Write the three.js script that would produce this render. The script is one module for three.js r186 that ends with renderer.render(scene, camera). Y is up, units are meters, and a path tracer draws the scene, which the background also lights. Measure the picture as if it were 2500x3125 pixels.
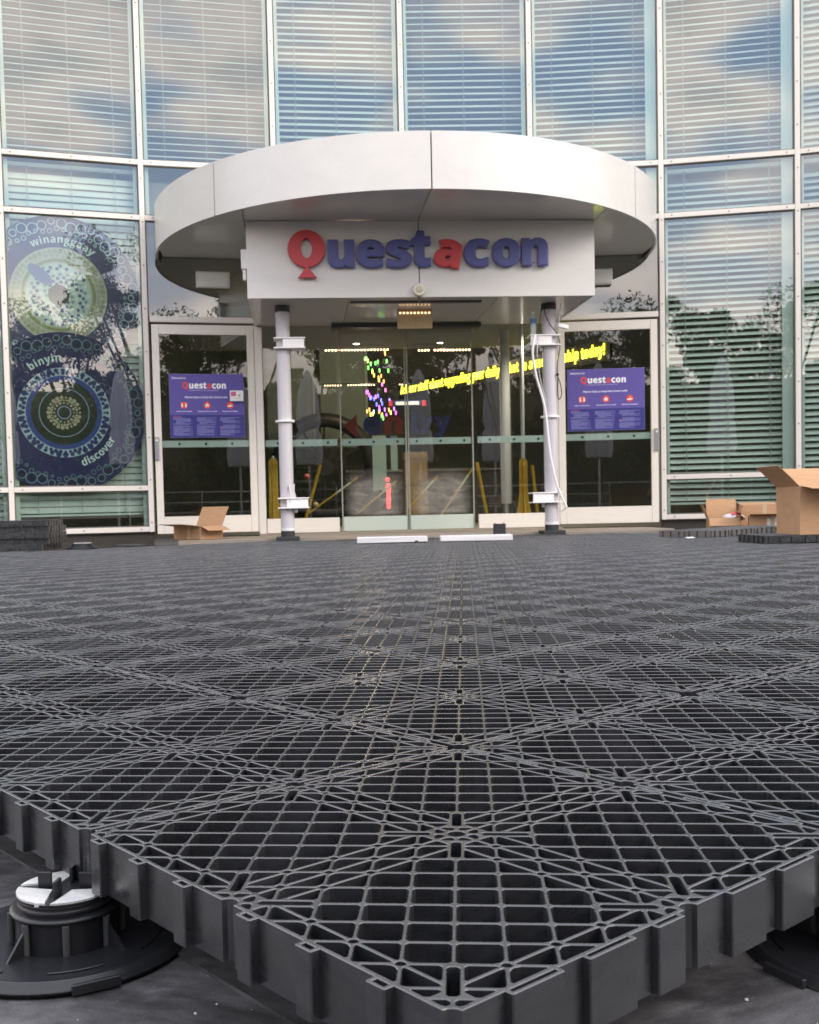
import * as THREE from 'three';
import { mergeGeometries } from 'three/addons/utils/BufferGeometryUtils.js';
import { RoundedBoxGeometry } from 'three/addons/geometries/RoundedBoxGeometry.js';
import { FontLoader } from 'three/addons/loaders/FontLoader.js';
import { TextGeometry } from 'three/addons/geometries/TextGeometry.js';
import { ImprovedNoise } from 'three/addons/math/ImprovedNoise.js';

// ---------------------------------------------------------------- camera, sky, sun, exposure
const scene = new THREE.Scene();
const camera = new THREE.PerspectiveCamera(2 * Math.atan(1562.5 / 3232.4) * 180 / Math.PI, 0.8, 0.02, 400);
camera.position.set(0, 0.3604, 0);
camera.rotation.set(-0.0457, 0, -0.0226);
camera.focus = 1.7; camera.userData.fStop = 18;
camera.setViewOffset(2500, 3125, 110, -133.5, 2500, 3125);
const renderer = new THREE.WebGLRenderer();
renderer.toneMapping = THREE.LinearToneMapping;
renderer.toneMappingExposure = 2.1;
renderer.shadowMap.enabled = true;

let seed = 20240611;
const rnd = () => { seed = (seed * 1664525 + 1013904223) >>> 0; return seed / 4294967296; };
const rr = (a, b) => a + (b - a) * rnd();
const perlin = new ImprovedNoise();
const fbm = (x, y, z, o = 5) => { let s = 0, a = 0.5, f = 1; for (let i = 0; i < o; i++) { s += a * perlin.noise(x * f, y * f, z * f); a *= 0.5; f *= 2.03; } return s; };
const mixc = (a, b, t) => [a[0] + (b[0] - a[0]) * t, a[1] + (b[1] - a[1]) * t, a[2] + (b[2] - a[2]) * t];
const smooth = (a, b, x) => { const t = Math.min(1, Math.max(0, (x - a) / (b - a))); return t * t * (3 - 2 * t); };

function makeSky() {
  const W = 1024, H = 512, d = new Float32Array(W * H * 4);
  for (let j = 0; j < H; j++) {
    const el = ((j + 0.5) / H - 0.5) * Math.PI, sy = Math.sin(el), cy = Math.cos(el);
    for (let i = 0; i < W; i++) {
      const az = ((i + 0.5) / W - 0.5) * 2 * Math.PI, dx = Math.cos(az) * cy, dz = Math.sin(az) * cy;
      let c;
      const e = Math.max(sy, 0);
      const clear = mixc([1.35, 1.10, 0.86], [0.47, 0.65, 0.96], smooth(0.0, 0.32, e));
      const k = 1 / (e + 0.22), px = dx * k, pz = dz * k;
      const n1 = 0.9 * fbm(px * 2.5 + 5.2, 0.7, pz * 3.9 + 1.0, 7) + 0.6 * fbm(px * 6.5 + 9, 4.2, pz * 11, 6);
      const cov = smooth(-0.22, 0.27, n1);
      const thick = smooth(0.05, 0.42, n1);
      const warm = 0.5 + 0.5 * fbm(px * 2.2, 8.3, pz * 2.2, 3);
      const lit = mixc([1.95, 1.60, 1.30], [1.55, 1.45, 1.38], warm), body = [0.92, 0.92, 0.96];
      const cloud = mixc(lit, body, thick * 0.9);
      c = mixc(clear, cloud, cov * 0.95);
      if (sy < 0) c = [0.35, 0.34, 0.33];
      const o = (j * W + i) * 4; d[o] = c[0]; d[o + 1] = c[1]; d[o + 2] = c[2]; d[o + 3] = 1;
    }
  }
  const t = new THREE.DataTexture(d, W, H, THREE.RGBAFormat, THREE.FloatType);
  t.mapping = THREE.EquirectangularReflectionMapping; t.magFilter = THREE.LinearFilter; t.minFilter = THREE.LinearFilter;
  t.needsUpdate = true;
  return t;
}
const skyTex = makeSky();
scene.background = skyTex; scene.environment = skyTex;
const sun = new THREE.DirectionalLight(new THREE.Color(1.0, 0.91, 0.80), 1.1);
sun.position.set(13, 9.5, 3); sun.target.position.set(0, 0, -6); scene.add(sun, sun.target);
sun.castShadow = true; sun.shadow.radius = 45; sun.shadow.mapSize.set(2048, 2048);
Object.assign(sun.shadow.camera, { left: -16, right: 16, top: 16, bottom: -16, near: 0.5, far: 60 });

// ---------------------------------------------------------------- helpers
const used = new Map();
function numbered(n) { const k = used.get(n) || 0; used.set(n, k + 1); return k ? n + '_' + String(k).padStart(3, '0') : n; }
const shadow = (m) => { m.castShadow = true; m.receiveShadow = true; return m; };
function tag(o, label, category, group, kind) { if (label) o.userData.label = label; if (category) o.userData.category = category; if (group) o.userData.group = group; if (kind) o.userData.kind = kind; return o; }
function part(name, geo, mat, parent, pos, rot) { const m = shadow(new THREE.Mesh(geo, mat)); m.name = name; if (pos) m.position.set(...pos); if (rot) m.rotation.set(...rot); parent.add(m); return m; }
function thing(name, label, category, pos = [0, 0, 0], turn = 0, group) { const o = new THREE.Group(); o.name = numbered(name); o.position.set(...pos); o.rotation.y = turn; scene.add(o); return tag(o, label, category, group); }
function structure(name, geo, mat, pos, rot) { const m = part(numbered(name), geo, mat, scene, pos, rot); m.userData.kind = 'structure'; return m; }
// entrance frame: a to the right along the front, y up, b outward; origin on the middle mullion
const ALPHA = -0.07, OX = 0.48287, OZ = -13.85894;
const E = (a, y, b) => [OX + a * Math.cos(ALPHA) - b * Math.sin(ALPHA), y, OZ + a * Math.sin(ALPHA) + b * Math.cos(ALPHA)];
const ET = 0.07;
const ething = (name, label, cat, a, y, b, turn = 0, group) => thing(name, label, cat, E(a, y, b), ET + turn, group);
const box = (w, h, d, x = 0, y = 0, z = 0) => new THREE.BoxGeometry(w, h, d).translate(x, y, z);
const rbox = (w, h, d, r = 0.004, s = 1) => new RoundedBoxGeometry(w, h, d, s, r);
const cyl = (r0, r1, h, n = 20, x = 0, y = 0, z = 0) => new THREE.CylinderGeometry(r0, r1, h, n).translate(x, y, z);
const tube = (pts, r, seg = 40, n = 8) => new THREE.TubeGeometry(new THREE.CatmullRomCurve3(pts.map((p) => new THREE.Vector3(...p))), seg, r, n);
const bar = (p, q, r, n = 8) => { const a = new THREE.Vector3(...p), b = new THREE.Vector3(...q), d = b.clone().sub(a), g = new THREE.CylinderGeometry(r, r, d.length(), n); g.applyQuaternion(new THREE.Quaternion().setFromUnitVectors(new THREE.Vector3(0, 1, 0), d.clone().normalize())); return g.translate((p[0] + q[0]) / 2, (p[1] + q[1]) / 2, (p[2] + q[2]) / 2); };
const merge = (gs) => mergeGeometries(gs.map((g) => { const h = g.index ? g.toNonIndexed() : g; for (const k of Object.keys(h.attributes)) if (!['position', 'normal', 'uv'].includes(k)) h.deleteAttribute(k); return h; }));
function tex(W, H, fn, srgb = true, rep = 1) {
  const d = new Uint8Array(W * H * 4);
  for (let j = 0; j < H; j++) for (let i = 0; i < W; i++) { const c = fn(i / W, j / H, i, j), o = (j * W + i) * 4; d[o] = Math.max(0, Math.min(255, c[0])); d[o + 1] = Math.max(0, Math.min(255, c[1])); d[o + 2] = Math.max(0, Math.min(255, c[2])); d[o + 3] = 255; }
  const t = new THREE.DataTexture(d, W, H); t.wrapS = t.wrapT = THREE.RepeatWrapping; t.magFilter = THREE.LinearFilter; t.minFilter = THREE.LinearMipmapLinearFilter; t.generateMipmaps = true;
  if (srgb) t.colorSpace = THREE.SRGBColorSpace; t.repeat.set(rep, rep); t.needsUpdate = true; return t;
}
// noise that tiles over the unit square
const tn = (u, v, f, z = 0, o = 4) => { const X = Math.cos(u * 6.28318) * f / 6.28318, Y = Math.sin(u * 6.28318) * f / 6.28318, P = Math.cos(v * 6.28318) * f / 6.28318, Q = Math.sin(v * 6.28318) * f / 6.28318; return fbm(X + P * 1.7 + z, Y + Q * 1.7, P - Q + X * 0.5, o); };
const uvMetres = (g, sx, sy) => { const u = g.attributes.uv; for (let k = 0; k < u.count; k++) u.setXY(k, u.getX(k) * sx, u.getY(k) * sy); return g; };
const lin = (r, g, b) => new THREE.Color().setRGB(r, g, b);
const std = (r, g, b, rough = 0.6, extra = {}) => new THREE.MeshStandardMaterial({ color: lin(r, g, b), roughness: rough, ...extra });
const phys = (o) => new THREE.MeshPhysicalMaterial(o);
const canvasTex = (w, h, draw) => { const c = document.createElement('canvas'); c.width = w; c.height = h; draw(c.getContext('2d'), w, h); const t = new THREE.CanvasTexture(c); t.colorSpace = THREE.SRGBColorSpace; return t; };

// ---------------------------------------------------------------- materials
const grain = tex(256, 256, (u, v) => { const g = 128 + 90 * tn(u, v, 30, 0, 3) + rr(-14, 14); return [g, g, g]; }, false, 8);
const smudge = tex(256, 256, (u, v) => { const g = 205 + 70 * tn(u, v, 8, 5, 5) + rr(-8, 8); return [g, g, g]; }, true, 1.7);
const M = {};
const scuff = tex(256, 256, (u, v) => { const g = 196 + 150 * tn(u, v, 9, 21, 5) + 60 * tn(u, v, 50, 2, 3) + rr(-10, 10); return [g, g, g]; }, false, 2.3);
M.plastic = phys({ color: lin(0.026, 0.027, 0.031), roughness: 0.40, roughnessMap: scuff, ior: 2.05, map: smudge, bumpMap: grain, bumpScale: 0.00007 });
M.plasticDark = std(0.014, 0.0145, 0.017, 0.3, { bumpMap: grain, bumpScale: 0.0002 });
M.plasticGrey = std(0.05, 0.05, 0.052, 0.5);
M.headWhite = std(0.78, 0.78, 0.76, 0.5, { map: smudge });
const membraneTex = tex(1024, 1024, (u, v) => {
  let g = 84 + 70 * tn(u, v, 6, 1, 6) + 46 * tn(u, v, 34, 3, 4) + rr(-12, 12); const dd = tn(u, v, 11, 17, 5); if (dd > 0.12) g += (dd - 0.12) * 150;
  const sp = tn(u, v, 160, 9, 2); if (sp > 0.36) g += (sp - 0.36) * 420;
  return [g, g * 0.99, g * 1.0];
}, true, 0.9);
M.membrane = std(0.62, 0.61, 0.62, 0.62, { map: membraneTex, bumpMap: grain, bumpScale: 0.0006 });
M.asphalt = std(0.4, 0.4, 0.4, 0.9, { map: membraneTex });
const concreteTex = tex(512, 512, (u, v) => { const g = 178 + 40 * tn(u, v, 9, 2, 5) + 14 * tn(u, v, 60, 7, 2) + rr(-8, 8); return [g, g * 0.94, g * 0.87]; }, true, 0.8);
M.concrete = std(0.62, 0.60, 0.57, 0.85, { map: concreteTex, bumpMap: grain, bumpScale: 0.001 });
M.plinth = std(0.10, 0.10, 0.10, 0.85, { map: concreteTex });
const paintTex = tex(256, 256, (u, v) => { const g = 240 + 9 * tn(u, v, 4, 4, 5) + rr(-3, 3); return [g, g * 0.995, g * 0.985]; }, true, 0.7);
M.frame = std(0.82, 0.77, 0.72, 0.5, { map: paintTex });
M.doorPaint = std(0.86, 0.81, 0.74, 0.45, { map: paintTex });
M.canopy = phys({ color: lin(0.74, 0.725, 0.70), roughness: 0.36, map: paintTex, clearcoat: 0.35, clearcoatRoughness: 0.18 });
M.soffit = phys({ color: lin(0.74, 0.725, 0.70), roughness: 0.32, map: paintTex, clearcoat: 0.6, clearcoatRoughness: 0.1 });
M.columnWhite = std(0.62, 0.60, 0.64, 0.42, { map: paintTex });
M.bracket = std(0.85, 0.83, 0.82, 0.4);
M.rubber = std(0.03, 0.03, 0.032, 0.8);
M.gasket = std(0.12, 0.115, 0.10, 0.7);
M.screw = std(0.22, 0.20, 0.18, 0.45, { metalness: 0.6 });
M.glass = phys({ color: lin(0.74, 0.84, 0.79), transmission: 1, thickness: 0, roughness: 0.0, ior: 2.33, side: THREE.DoubleSide });
M.doorGlass = phys({ color: lin(0.80, 0.88, 0.84), transmission: 1, thickness: 0, roughness: 0.0, ior: 1.95, side: THREE.DoubleSide });
M.slat = std(0.62, 0.64, 0.61, 0.45);
M.cord = std(0.4, 0.42, 0.4, 0.8);
M.innerFrame = std(0.62, 0.66, 0.62, 0.5);
M.band = std(0.42, 0.47, 0.44, 0.6);
M.frost = std(0.50, 0.56, 0.49, 0.5);
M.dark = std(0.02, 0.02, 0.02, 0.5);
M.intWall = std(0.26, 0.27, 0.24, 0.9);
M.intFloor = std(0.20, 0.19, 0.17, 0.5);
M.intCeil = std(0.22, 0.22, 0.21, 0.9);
M.yellow = std(0.62, 0.36, 0.02, 0.5, { map: paintTex });
M.metal = std(0.45, 0.45, 0.45, 0.35, { metalness: 0.9 });
M.red = std(0.50, 0.04, 0.045, 0.42);
M.blue = std(0.075, 0.08, 0.25, 0.42);
const cardTex = tex(512, 512, (u, v) => { const g = 190 + 16 * tn(u, v, 5, 1, 4) + 8 * tn(u, v * 3, 60, 3, 2) + rr(-5, 5) + 3 * Math.sin(u * 6.28318 * 60); return [g, g * 0.795, g * 0.60]; }, true, 1);
M.card = std(0.88, 0.86, 0.86, 0.85, { map: cardTex });
const foamTex = tex(256, 256, (u, v) => { const g = 232 + 40 * tn(u, v, 70, 2, 2) + rr(-8, 8); return [g, g, g * 1.0]; }, true, 3);
M.foam = std(0.86, 0.84, 0.85, 0.8, { map: foamTex, bumpMap: grain, bumpScale: 0.002 });
const glow = (r, g, b, k = 1) => new THREE.MeshStandardMaterial({ color: lin(0.1, 0.1, 0.1), emissive: lin(r, g, b), emissiveIntensity: k, roughness: 0.6 });

// ---------------------------------------------------------------- ground and landing
structure('ground', uvMetres(new THREE.CircleGeometry(150, 48), 300, 300).rotateX(-Math.PI / 2), M.asphalt, [0, -0.14, 0]);
structure('membrane_floor', uvMetres(new THREE.PlaneGeometry(20, 17, 1, 1), 20, 17).rotateX(-Math.PI / 2), M.membrane, [1, -0.129, -6.2]);
{ // the overlapping membrane sheet, its lap edge runs under the front tile
  const s = new THREE.Shape(); s.moveTo(-0.62, 1.60); s.lineTo(-0.228, 1.148); s.lineTo(-0.05, 0.94); s.lineTo(1.6, -0.6); s.lineTo(6, 4); s.lineTo(1.0, 4.2); s.lineTo(-2.4, 3.6); s.closePath();
  const g = new THREE.ExtrudeGeometry(s, { depth: 0.004, bevelEnabled: false }).rotateX(-Math.PI / 2);
  structure('membrane_sheet', g, M.membrane, [0, -0.129, 0]);
}
{ const g = rbox(5.9, 0.14, 1.5, 0.01); const m = structure('landing', g, M.concrete, E(0.1, -0.045, 0.62), [0, ET, 0]); m.name = 'landing'; }

// ---------------------------------------------------------------- glass facade (a shallow concave drum)
const RAD = 16.358, STEP = 0.101;
const node = (i) => { const A = (i - 3) * STEP; return [RAD * Math.sin(A), RAD * (1 - Math.cos(A))]; };
const YS = { sill: 0.15, t3: 0.665, t2: 4.0, t1: 4.675, top: 8.2, head: 2.76 };
const facade = ething('glass_facade', 'tall concave glass facade with white mullions and transoms', 'building', 0, 0, 0);
function mullion(i, y0, y1) {
  const [a, b] = node(i), A = (i - 3) * STEP, h = y1 - y0;
  const m = part('mullion', rbox(0.062, h, 0.03, 0.004), M.frame, facade, [a, (y0 + y1) / 2, b + 0.022], [0, -A, 0]);
  part('gasket', box(0.096, h, 0.014), M.gasket, m, [0, 0, -0.020]);
  part('fin', box(0.066, h, 0.16), M.innerFrame, m, [0, 0, -0.11]);
  const sc = []; for (let y = y0 + 0.12; y < y1; y += 0.53) sc.push(new THREE.CylinderGeometry(0.009, 0.009, 0.008, 8).rotateX(Math.PI / 2).translate(0, y - (y0 + y1) / 2, 0.016));
  const s = part('screws', merge(sc), M.screw, m); s.userData.kind = 'stuff';
}
function bayFrame(i) { const p = node(i), q = node(i + 1), A = (i + 0.5 - 3) * STEP; return { x: (p[0] + q[0]) / 2, z: (p[1] + q[1]) / 2, A, w: Math.hypot(q[0] - p[0], q[1] - p[1]) }; }
function transom(i, y, w0, off = 0) {
  const f = bayFrame(i), w = (w0 || f.w) - 0.066, ca = Math.cos(f.A), sa = Math.sin(f.A);
  const m = part('transom', rbox(w, 0.062, 0.026, 0.004), M.frame, facade, [f.x + off * ca, y, f.z + off * sa + 0.02], [0, -f.A, 0]);
  part('gasket', box(w - 0.03, 0.092, 0.010), M.gasket, m, [0, 0, -0.0195]);
  const sc = []; for (const k of [-0.44, 0, 0.44]) sc.push(new THREE.CylinderGeometry(0.009, 0.009, 0.008, 8).rotateX(Math.PI / 2).translate(k * w, 0, 0.014));
  const s = part('screws', merge(sc), M.screw, m); s.userData.kind = 'stuff';
}
function pane(i, y0, y1) { const f = bayFrame(i); part('glass_pane', new THREE.PlaneGeometry(f.w - 0.02, y1 - y0 - 0.01), M.glass, facade, [f.x, (y0 + y1) / 2, f.z - 0.008], [rr(-0.004, 0.004), -f.A + rr(-0.005, 0.005), 0]); }
for (let i = -1; i <= 7; i++) mullion(i, (i >= 2 && i <= 4) ? 4.02 : 0.115, YS.top);
for (let i = -1; i <= 6; i++) {
  const entrance = i >= 1 && i <= 4, f = bayFrame(i);
  pane(i, YS.t1, YS.top); pane(i, YS.t2, YS.t1); transom(i, YS.t1); transom(i, YS.t2);
  for (const [y0, y1] of entrance ? [[YS.t2, YS.t1], [YS.t1, YS.top]] : [[YS.sill, YS.t3], [YS.t3, YS.t2], [YS.t2, YS.t1], [YS.t1, YS.top]]) for (const k of [-1, 1]) { const sw = k > 0 && i >= 4 ? 0.13 : 0.05, x = k * (f.w / 2 - 0.04 - sw / 2); part('inner_frame', box(sw, y1 - y0 - 0.08, 0.03), M.innerFrame, facade, [f.x + x * Math.cos(f.A) + 0.07 * Math.sin(f.A), (y0 + y1) / 2, f.z + x * Math.sin(f.A) - 0.07 * Math.cos(f.A)], [0, -f.A, 0]); }
  if (!entrance) {
    pane(i, YS.sill, YS.t3); pane(i, YS.t3, YS.t2); transom(i, YS.t3); transom(i, YS.sill);
    part('plinth', box(f.w, 0.26, 0.12), M.plinth, facade, [f.x, -0.02, f.z - 0.09], [0, -f.A, 0]);
  }
}
// glass strips and head transoms over the two swing doors
for (const s of [-1, 1]) {
  const g = new THREE.Group(); g.name = 'over_door_light'; g.position.set(s * 2.59, 0, 0.228); g.rotation.y = -s * 0.153; facade.add(g);
  part('transom', rbox(1.30, 0.07, 0.05, 0.004), M.frame, g, [0, YS.head, 0.01]);
  part('glass_pane', new THREE.PlaneGeometry(1.34, 1.2), M.glass, g, [0, 3.4, -0.01]);
}
// rooms behind the glass
function annulus(r0, r1, a0, a1, n = 24) { const s = new THREE.Shape(); const P = (r, A) => [r * Math.sin(A), -(RAD - r * Math.cos(A))]; const pts = []; for (let k = 0; k <= n; k++) pts.push(P(r0, a0 + (a1 - a0) * k / n)); for (let k = n; k >= 0; k--) pts.push(P(r1, a0 + (a1 - a0) * k / n)); s.setFromPoints(pts.map((p) => new THREE.Vector2(...p))); return s; }
function slab(name, y, t, mat, r0, r1) { const g = new THREE.ExtrudeGeometry(annulus(r0, r1, -0.52, 0.52), { depth: t, bevelEnabled: false }).rotateX(-Math.PI / 2); structure(name, g, mat, E(0, y, 0), [0, ET, 0]); }
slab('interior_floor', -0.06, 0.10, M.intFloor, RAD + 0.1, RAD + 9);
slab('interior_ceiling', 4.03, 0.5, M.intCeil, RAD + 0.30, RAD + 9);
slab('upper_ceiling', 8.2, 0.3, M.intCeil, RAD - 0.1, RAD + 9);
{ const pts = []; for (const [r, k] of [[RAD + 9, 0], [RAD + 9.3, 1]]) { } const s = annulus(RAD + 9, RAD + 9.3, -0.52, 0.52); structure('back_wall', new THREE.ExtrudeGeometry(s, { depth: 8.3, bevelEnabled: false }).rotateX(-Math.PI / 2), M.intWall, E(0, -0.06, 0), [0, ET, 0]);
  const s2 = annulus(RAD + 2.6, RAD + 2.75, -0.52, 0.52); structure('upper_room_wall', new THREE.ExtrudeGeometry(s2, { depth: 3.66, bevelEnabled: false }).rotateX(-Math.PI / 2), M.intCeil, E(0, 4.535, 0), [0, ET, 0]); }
for (const s of [-1, 1]) { const A = s * 0.53, r = RAD + 4.5; structure('side_wall', box(0.3, 8.5, 9.6), M.intWall, E(r * Math.sin(A), 4.1, RAD - r * Math.cos(A)), [0, ET - A, 0]); }

// ---------------------------------------------------------------- venetian blinds
function slatGeo(w) {
  const pos = [], idx = [], n = 4, W = 0.078;
  for (let k = 0; k <= n; k++) { const t = k / n - 0.5; for (const x of [-w / 2, w / 2]) pos.push(x, 0.006 * (1 - 4 * t * t), t * W); }
  for (let k = 0; k < n; k++) { const a = k * 2; idx.push(a, a + 2, a + 1, a + 1, a + 2, a + 3); }
  const g = new THREE.BufferGeometry(); g.setAttribute('position', new THREE.Float32BufferAttribute(pos, 3)); g.setIndex(idx); g.computeVertexNormals(); return g;
}
const slatG = slatGeo(1.50);
const slatMat = M.slat.clone(); slatMat.side = THREE.DoubleSide;
function blind(i, y0, y1, tilt, label) {
  const f = bayFrame(i), o = ething('venetian_blind', label, 'blind', f.x, y0, f.z, -f.A, 'venetian blinds behind the facade glass');
  const D = -0.17, H = y1 - y0;
  part('bottom_rail', rbox(1.5, 0.03, 0.06, 0.006), M.slat, o, [0, 0.015, D]);
  part('head_rail', rbox(1.5, 0.05, 0.06, 0.006), M.slat, o, [0, H - 0.025, D]);
  const n = Math.floor((H - 0.12) / 0.081);
  for (let k = 0; k < n; k++) part('slat', slatG, slatMat, o, [rr(-0.002, 0.002), 0.08 + k * 0.081 + rr(-0.002, 0.002), D], [tilt + rr(-0.05, 0.05), 0, rr(-0.0028, 0.0028)]);
  for (const x of [-0.52, 0, 0.52]) part('cord', box(0.008, H - 0.05, 0.004), M.cord, o, [x, H / 2, D + 0.036]);
}
const upTilt = [0.52, 0.50, 0.48, 0.74, 0.66, 0.70, 0.62, 0.9];
const upName = ['sliver of blind at the left frame edge, upper glass', 'grey blind behind the leftmost full upper pane', 'grey blind behind upper glass, second full bay from left', 'blind behind upper glass just left of the canopy middle', 'blind behind upper glass just right of the canopy middle', 'blind behind upper glass above the right side of canopy', 'grey blind behind the rightmost full upper pane', 'sliver of blind at the right frame edge, upper glass'];
for (let i = -1; i <= 6; i++) blind(i, 4.74, 7.9, upTilt[i + 1], upName[i + 1]);
blind(-1, 0.30, 4.62, 1.22, 'sliver of lower blind at the left frame edge');
blind(0, 0.33, 4.62, 1.26, 'nearly closed blind behind the round purple window graphics');
blind(5, 0.30, 4.62, 0.70, 'open slatted blind right of the right swing door');
blind(6, 0.30, 4.62, 0.85, 'sliver of lower blind at the right frame edge');

// ---------------------------------------------------------------- canopy
const canopy = ething('entrance_canopy', 'round white entrance canopy with deep fascia and projecting sign box', 'canopy', 0, 0, 0);
const CR = 3.15, CY0 = 3.52, CY1 = 4.09;
function fasciaGeo(a0, a1) { // curved panel, a = angle from the outward axis
  const n = Math.max(8, Math.round((a1 - a0) / 0.035)), out = [], t = 0.03;
  const s = new THREE.Shape(); const pts = [];
  for (let k = 0; k <= n; k++) { const A = a0 + (a1 - a0) * k / n; pts.push(new THREE.Vector2(CR * Math.sin(A), -CR * Math.cos(A))); }
  for (let k = n; k >= 0; k--) { const A = a0 + (a1 - a0) * k / n; pts.push(new THREE.Vector2((CR - t) * Math.sin(A), -(CR - t) * Math.cos(A))); }
  s.setFromPoints(pts);
  const g = new THREE.ExtrudeGeometry(s, { depth: CY1 - CY0, bevelEnabled: false, curveSegments: 4 }).rotateX(-Math.PI / 2);
  const p = g.attributes.position, nn = g.attributes.normal; // smooth the curved faces
  for (let k = 0; k < p.count; k++) if (Math.abs(nn.getY(k)) < 0.5) { const x = p.getX(k), z = p.getZ(k), l = Math.hypot(x, z), sg = nn.getX(k) * x + nn.getZ(k) * z; if (Math.abs(sg) > 0.7 * l) nn.setXYZ(k, Math.sign(sg) * x / l, 0, Math.sign(sg) * z / l); }
  return g;
}
const J = [-1.60, -0.80, -0.012, 0.86, 1.60];
for (let k = 0; k < 4; k++) part('fascia_panel', fasciaGeo(J[k] + 0.0022, J[k + 1] - 0.0022), M.canopy, canopy, [0, CY0, 0]);
{ // joint backing, roof and soffit
  const half = (r, x0, x1) => { const s = new THREE.Shape(), pts = []; for (let k = 0; k <= 64; k++) { const A = -1.6 + 3.2 * k / 64; pts.push([r * Math.sin(A), r * Math.cos(A)]); } s.setFromPoints(pts.filter((p) => p[0] >= x0 && p[0] <= x1).map((p) => new THREE.Vector2(p[0], -Math.max(p[1], 0.02)))); return s; };
  part('joint_backing', new THREE.CylinderGeometry(CR - 0.032, CR - 0.032, CY1 - CY0 - 0.02, 64, 1, true, -1.6, 3.2), M.dark, canopy, [0, (CY0 + CY1) / 2, 0]);
  part('roof_sheet', new THREE.ExtrudeGeometry(half(CR - 0.035, -9, 9), { depth: 0.02, bevelEnabled: false }).rotateX(-Math.PI / 2), M.canopy, canopy, [0, CY1 - 0.06, 0]);
  const sf = (x0, x1) => { const s = new THREE.Shape(), pts = [], r = CR - 0.034; const A0 = Math.asin(Math.max(-1, x0 / r)), A1 = Math.asin(Math.min(1, x1 / r)); for (let k = 0; k <= 40; k++) { const A = A0 + (A1 - A0) * k / 40; pts.push(new THREE.Vector2(r * Math.sin(A), -r * Math.cos(A))); } const base = (x) => -Math.min(r, 0.02 + Math.max(0, (Math.abs(x) - 1.65) * 0.153 + 0.083)); pts.push(new THREE.Vector2(x1, base(x1))); if (x0 < 0 && x1 > 0) pts.push(new THREE.Vector2(0, -0.02)); pts.push(new THREE.Vector2(x0, base(x0))); s.setFromPoints(pts); return new THREE.ExtrudeGeometry(s, { depth: 0.02, bevelEnabled: false }).rotateX(-Math.PI / 2); };
  for (const [x0, x1] of [[-3.04, -1.965], [-1.955, -0.044], [-0.036, 1.955], [1.965, 3.04]]) part('soffit_panel', sf(x0, x1), M.soffit, canopy, [0, CY0 + 0.012, 0]);
}
// projecting box that carries the lettering
const BF = 1.955, BY0 = 2.69, BW = 1.945;
part('sign_panel', rbox(BW - 0.045, CY0 - BY0 + 0.01, 0.03, 0.003), M.canopy, canopy, [-(BW + 0.045) / 2 - 0.0, (CY0 + BY0) / 2, BF - 0.015]);
part('sign_panel', rbox(BW + 0.035, CY0 - BY0 + 0.01, 0.03, 0.003), M.canopy, canopy, [(BW - 0.035) / 2, (CY0 + BY0) / 2, BF - 0.015]);
for (const s of [-1, 1]) part('side_panel', box(0.03, CY0 - BY0, BF - 0.13), M.canopy, canopy, [s * (BW - 0.018), (CY0 + BY0) / 2, (BF + 0.07) / 2]);
part('joint_backing', box(0.06, CY0 - BY0 - 0.02, 0.01), M.dark, canopy, [-0.04, (CY0 + BY0) / 2, BF - 0.04]);
for (const [x, w] of [[-1.375, 1.10], [-0.40, 0.835], [0.44, 0.835], [1.385, 1.04]]) part('box_soffit', box(w, 0.02, BF - 0.15), M.soffit, canopy, [x, BY0 + 0.014, (BF + 0.08) / 2]);
part('soffit_track', box(1.5, 0.014, 0.09), M.plasticGrey, canopy, [-0.05, BY0 - 0.004, 1.66]);
part('door_operator', box(1.9, 0.05, 0.18), M.plasticGrey, canopy, [-0.02, BY0 - 0.03, 0.24]);

// round detector and small wall boxes on the canopy
{ const o = ething('round_sounder', 'round cream sounder fixed low on the sign panel joint', 'sounder', -0.048, 2.762, BF);
  const R2 = (r0, r1, h) => new THREE.CylinderGeometry(r0, r1, h, 28).rotateX(Math.PI / 2);
  part('body', R2(0.066, 0.078, 0.05), std(0.68, 0.64, 0.52, 0.5), o, [0, 0, 0.026]); part('grille', R2(0.03, 0.034, 0.014), std(0.5, 0.46, 0.36, 0.5), o, [0, 0, 0.058]);
  part('bracket', box(0.02, 0.08, 0.02), M.dark, o, [0, -0.1, 0.0]); }
for (const s of [-1, 1]) { const o = ething('flood_light', s < 0 ? 'pale flat wall light under canopy left of sign box' : 'pale flat wall light under canopy right of sign box', 'light', s * 2.44, 3.25, 0.27, -s * 0.153, 'wall lights under the canopy');
  part('housing', rbox(0.42, 0.2, 0.06, 0.01), std(0.7, 0.7, 0.66, 0.5), o); part('lens', box(0.37, 0.16, 0.01), std(0.82, 0.84, 0.8, 0.3), o, [0, 0, 0.034]); }
{ const o = ething('wall_camera', 'small white box on the left side of sign box', 'box', -1.98, 3.16, 1.7); part('body', rbox(0.07, 0.22, 0.14, 0.01), M.bracket, o); part('plug', rbox(0.04, 0.12, 0.05, 0.01), M.bracket, o, [0.0, -0.17, 0.02]); }

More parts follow.
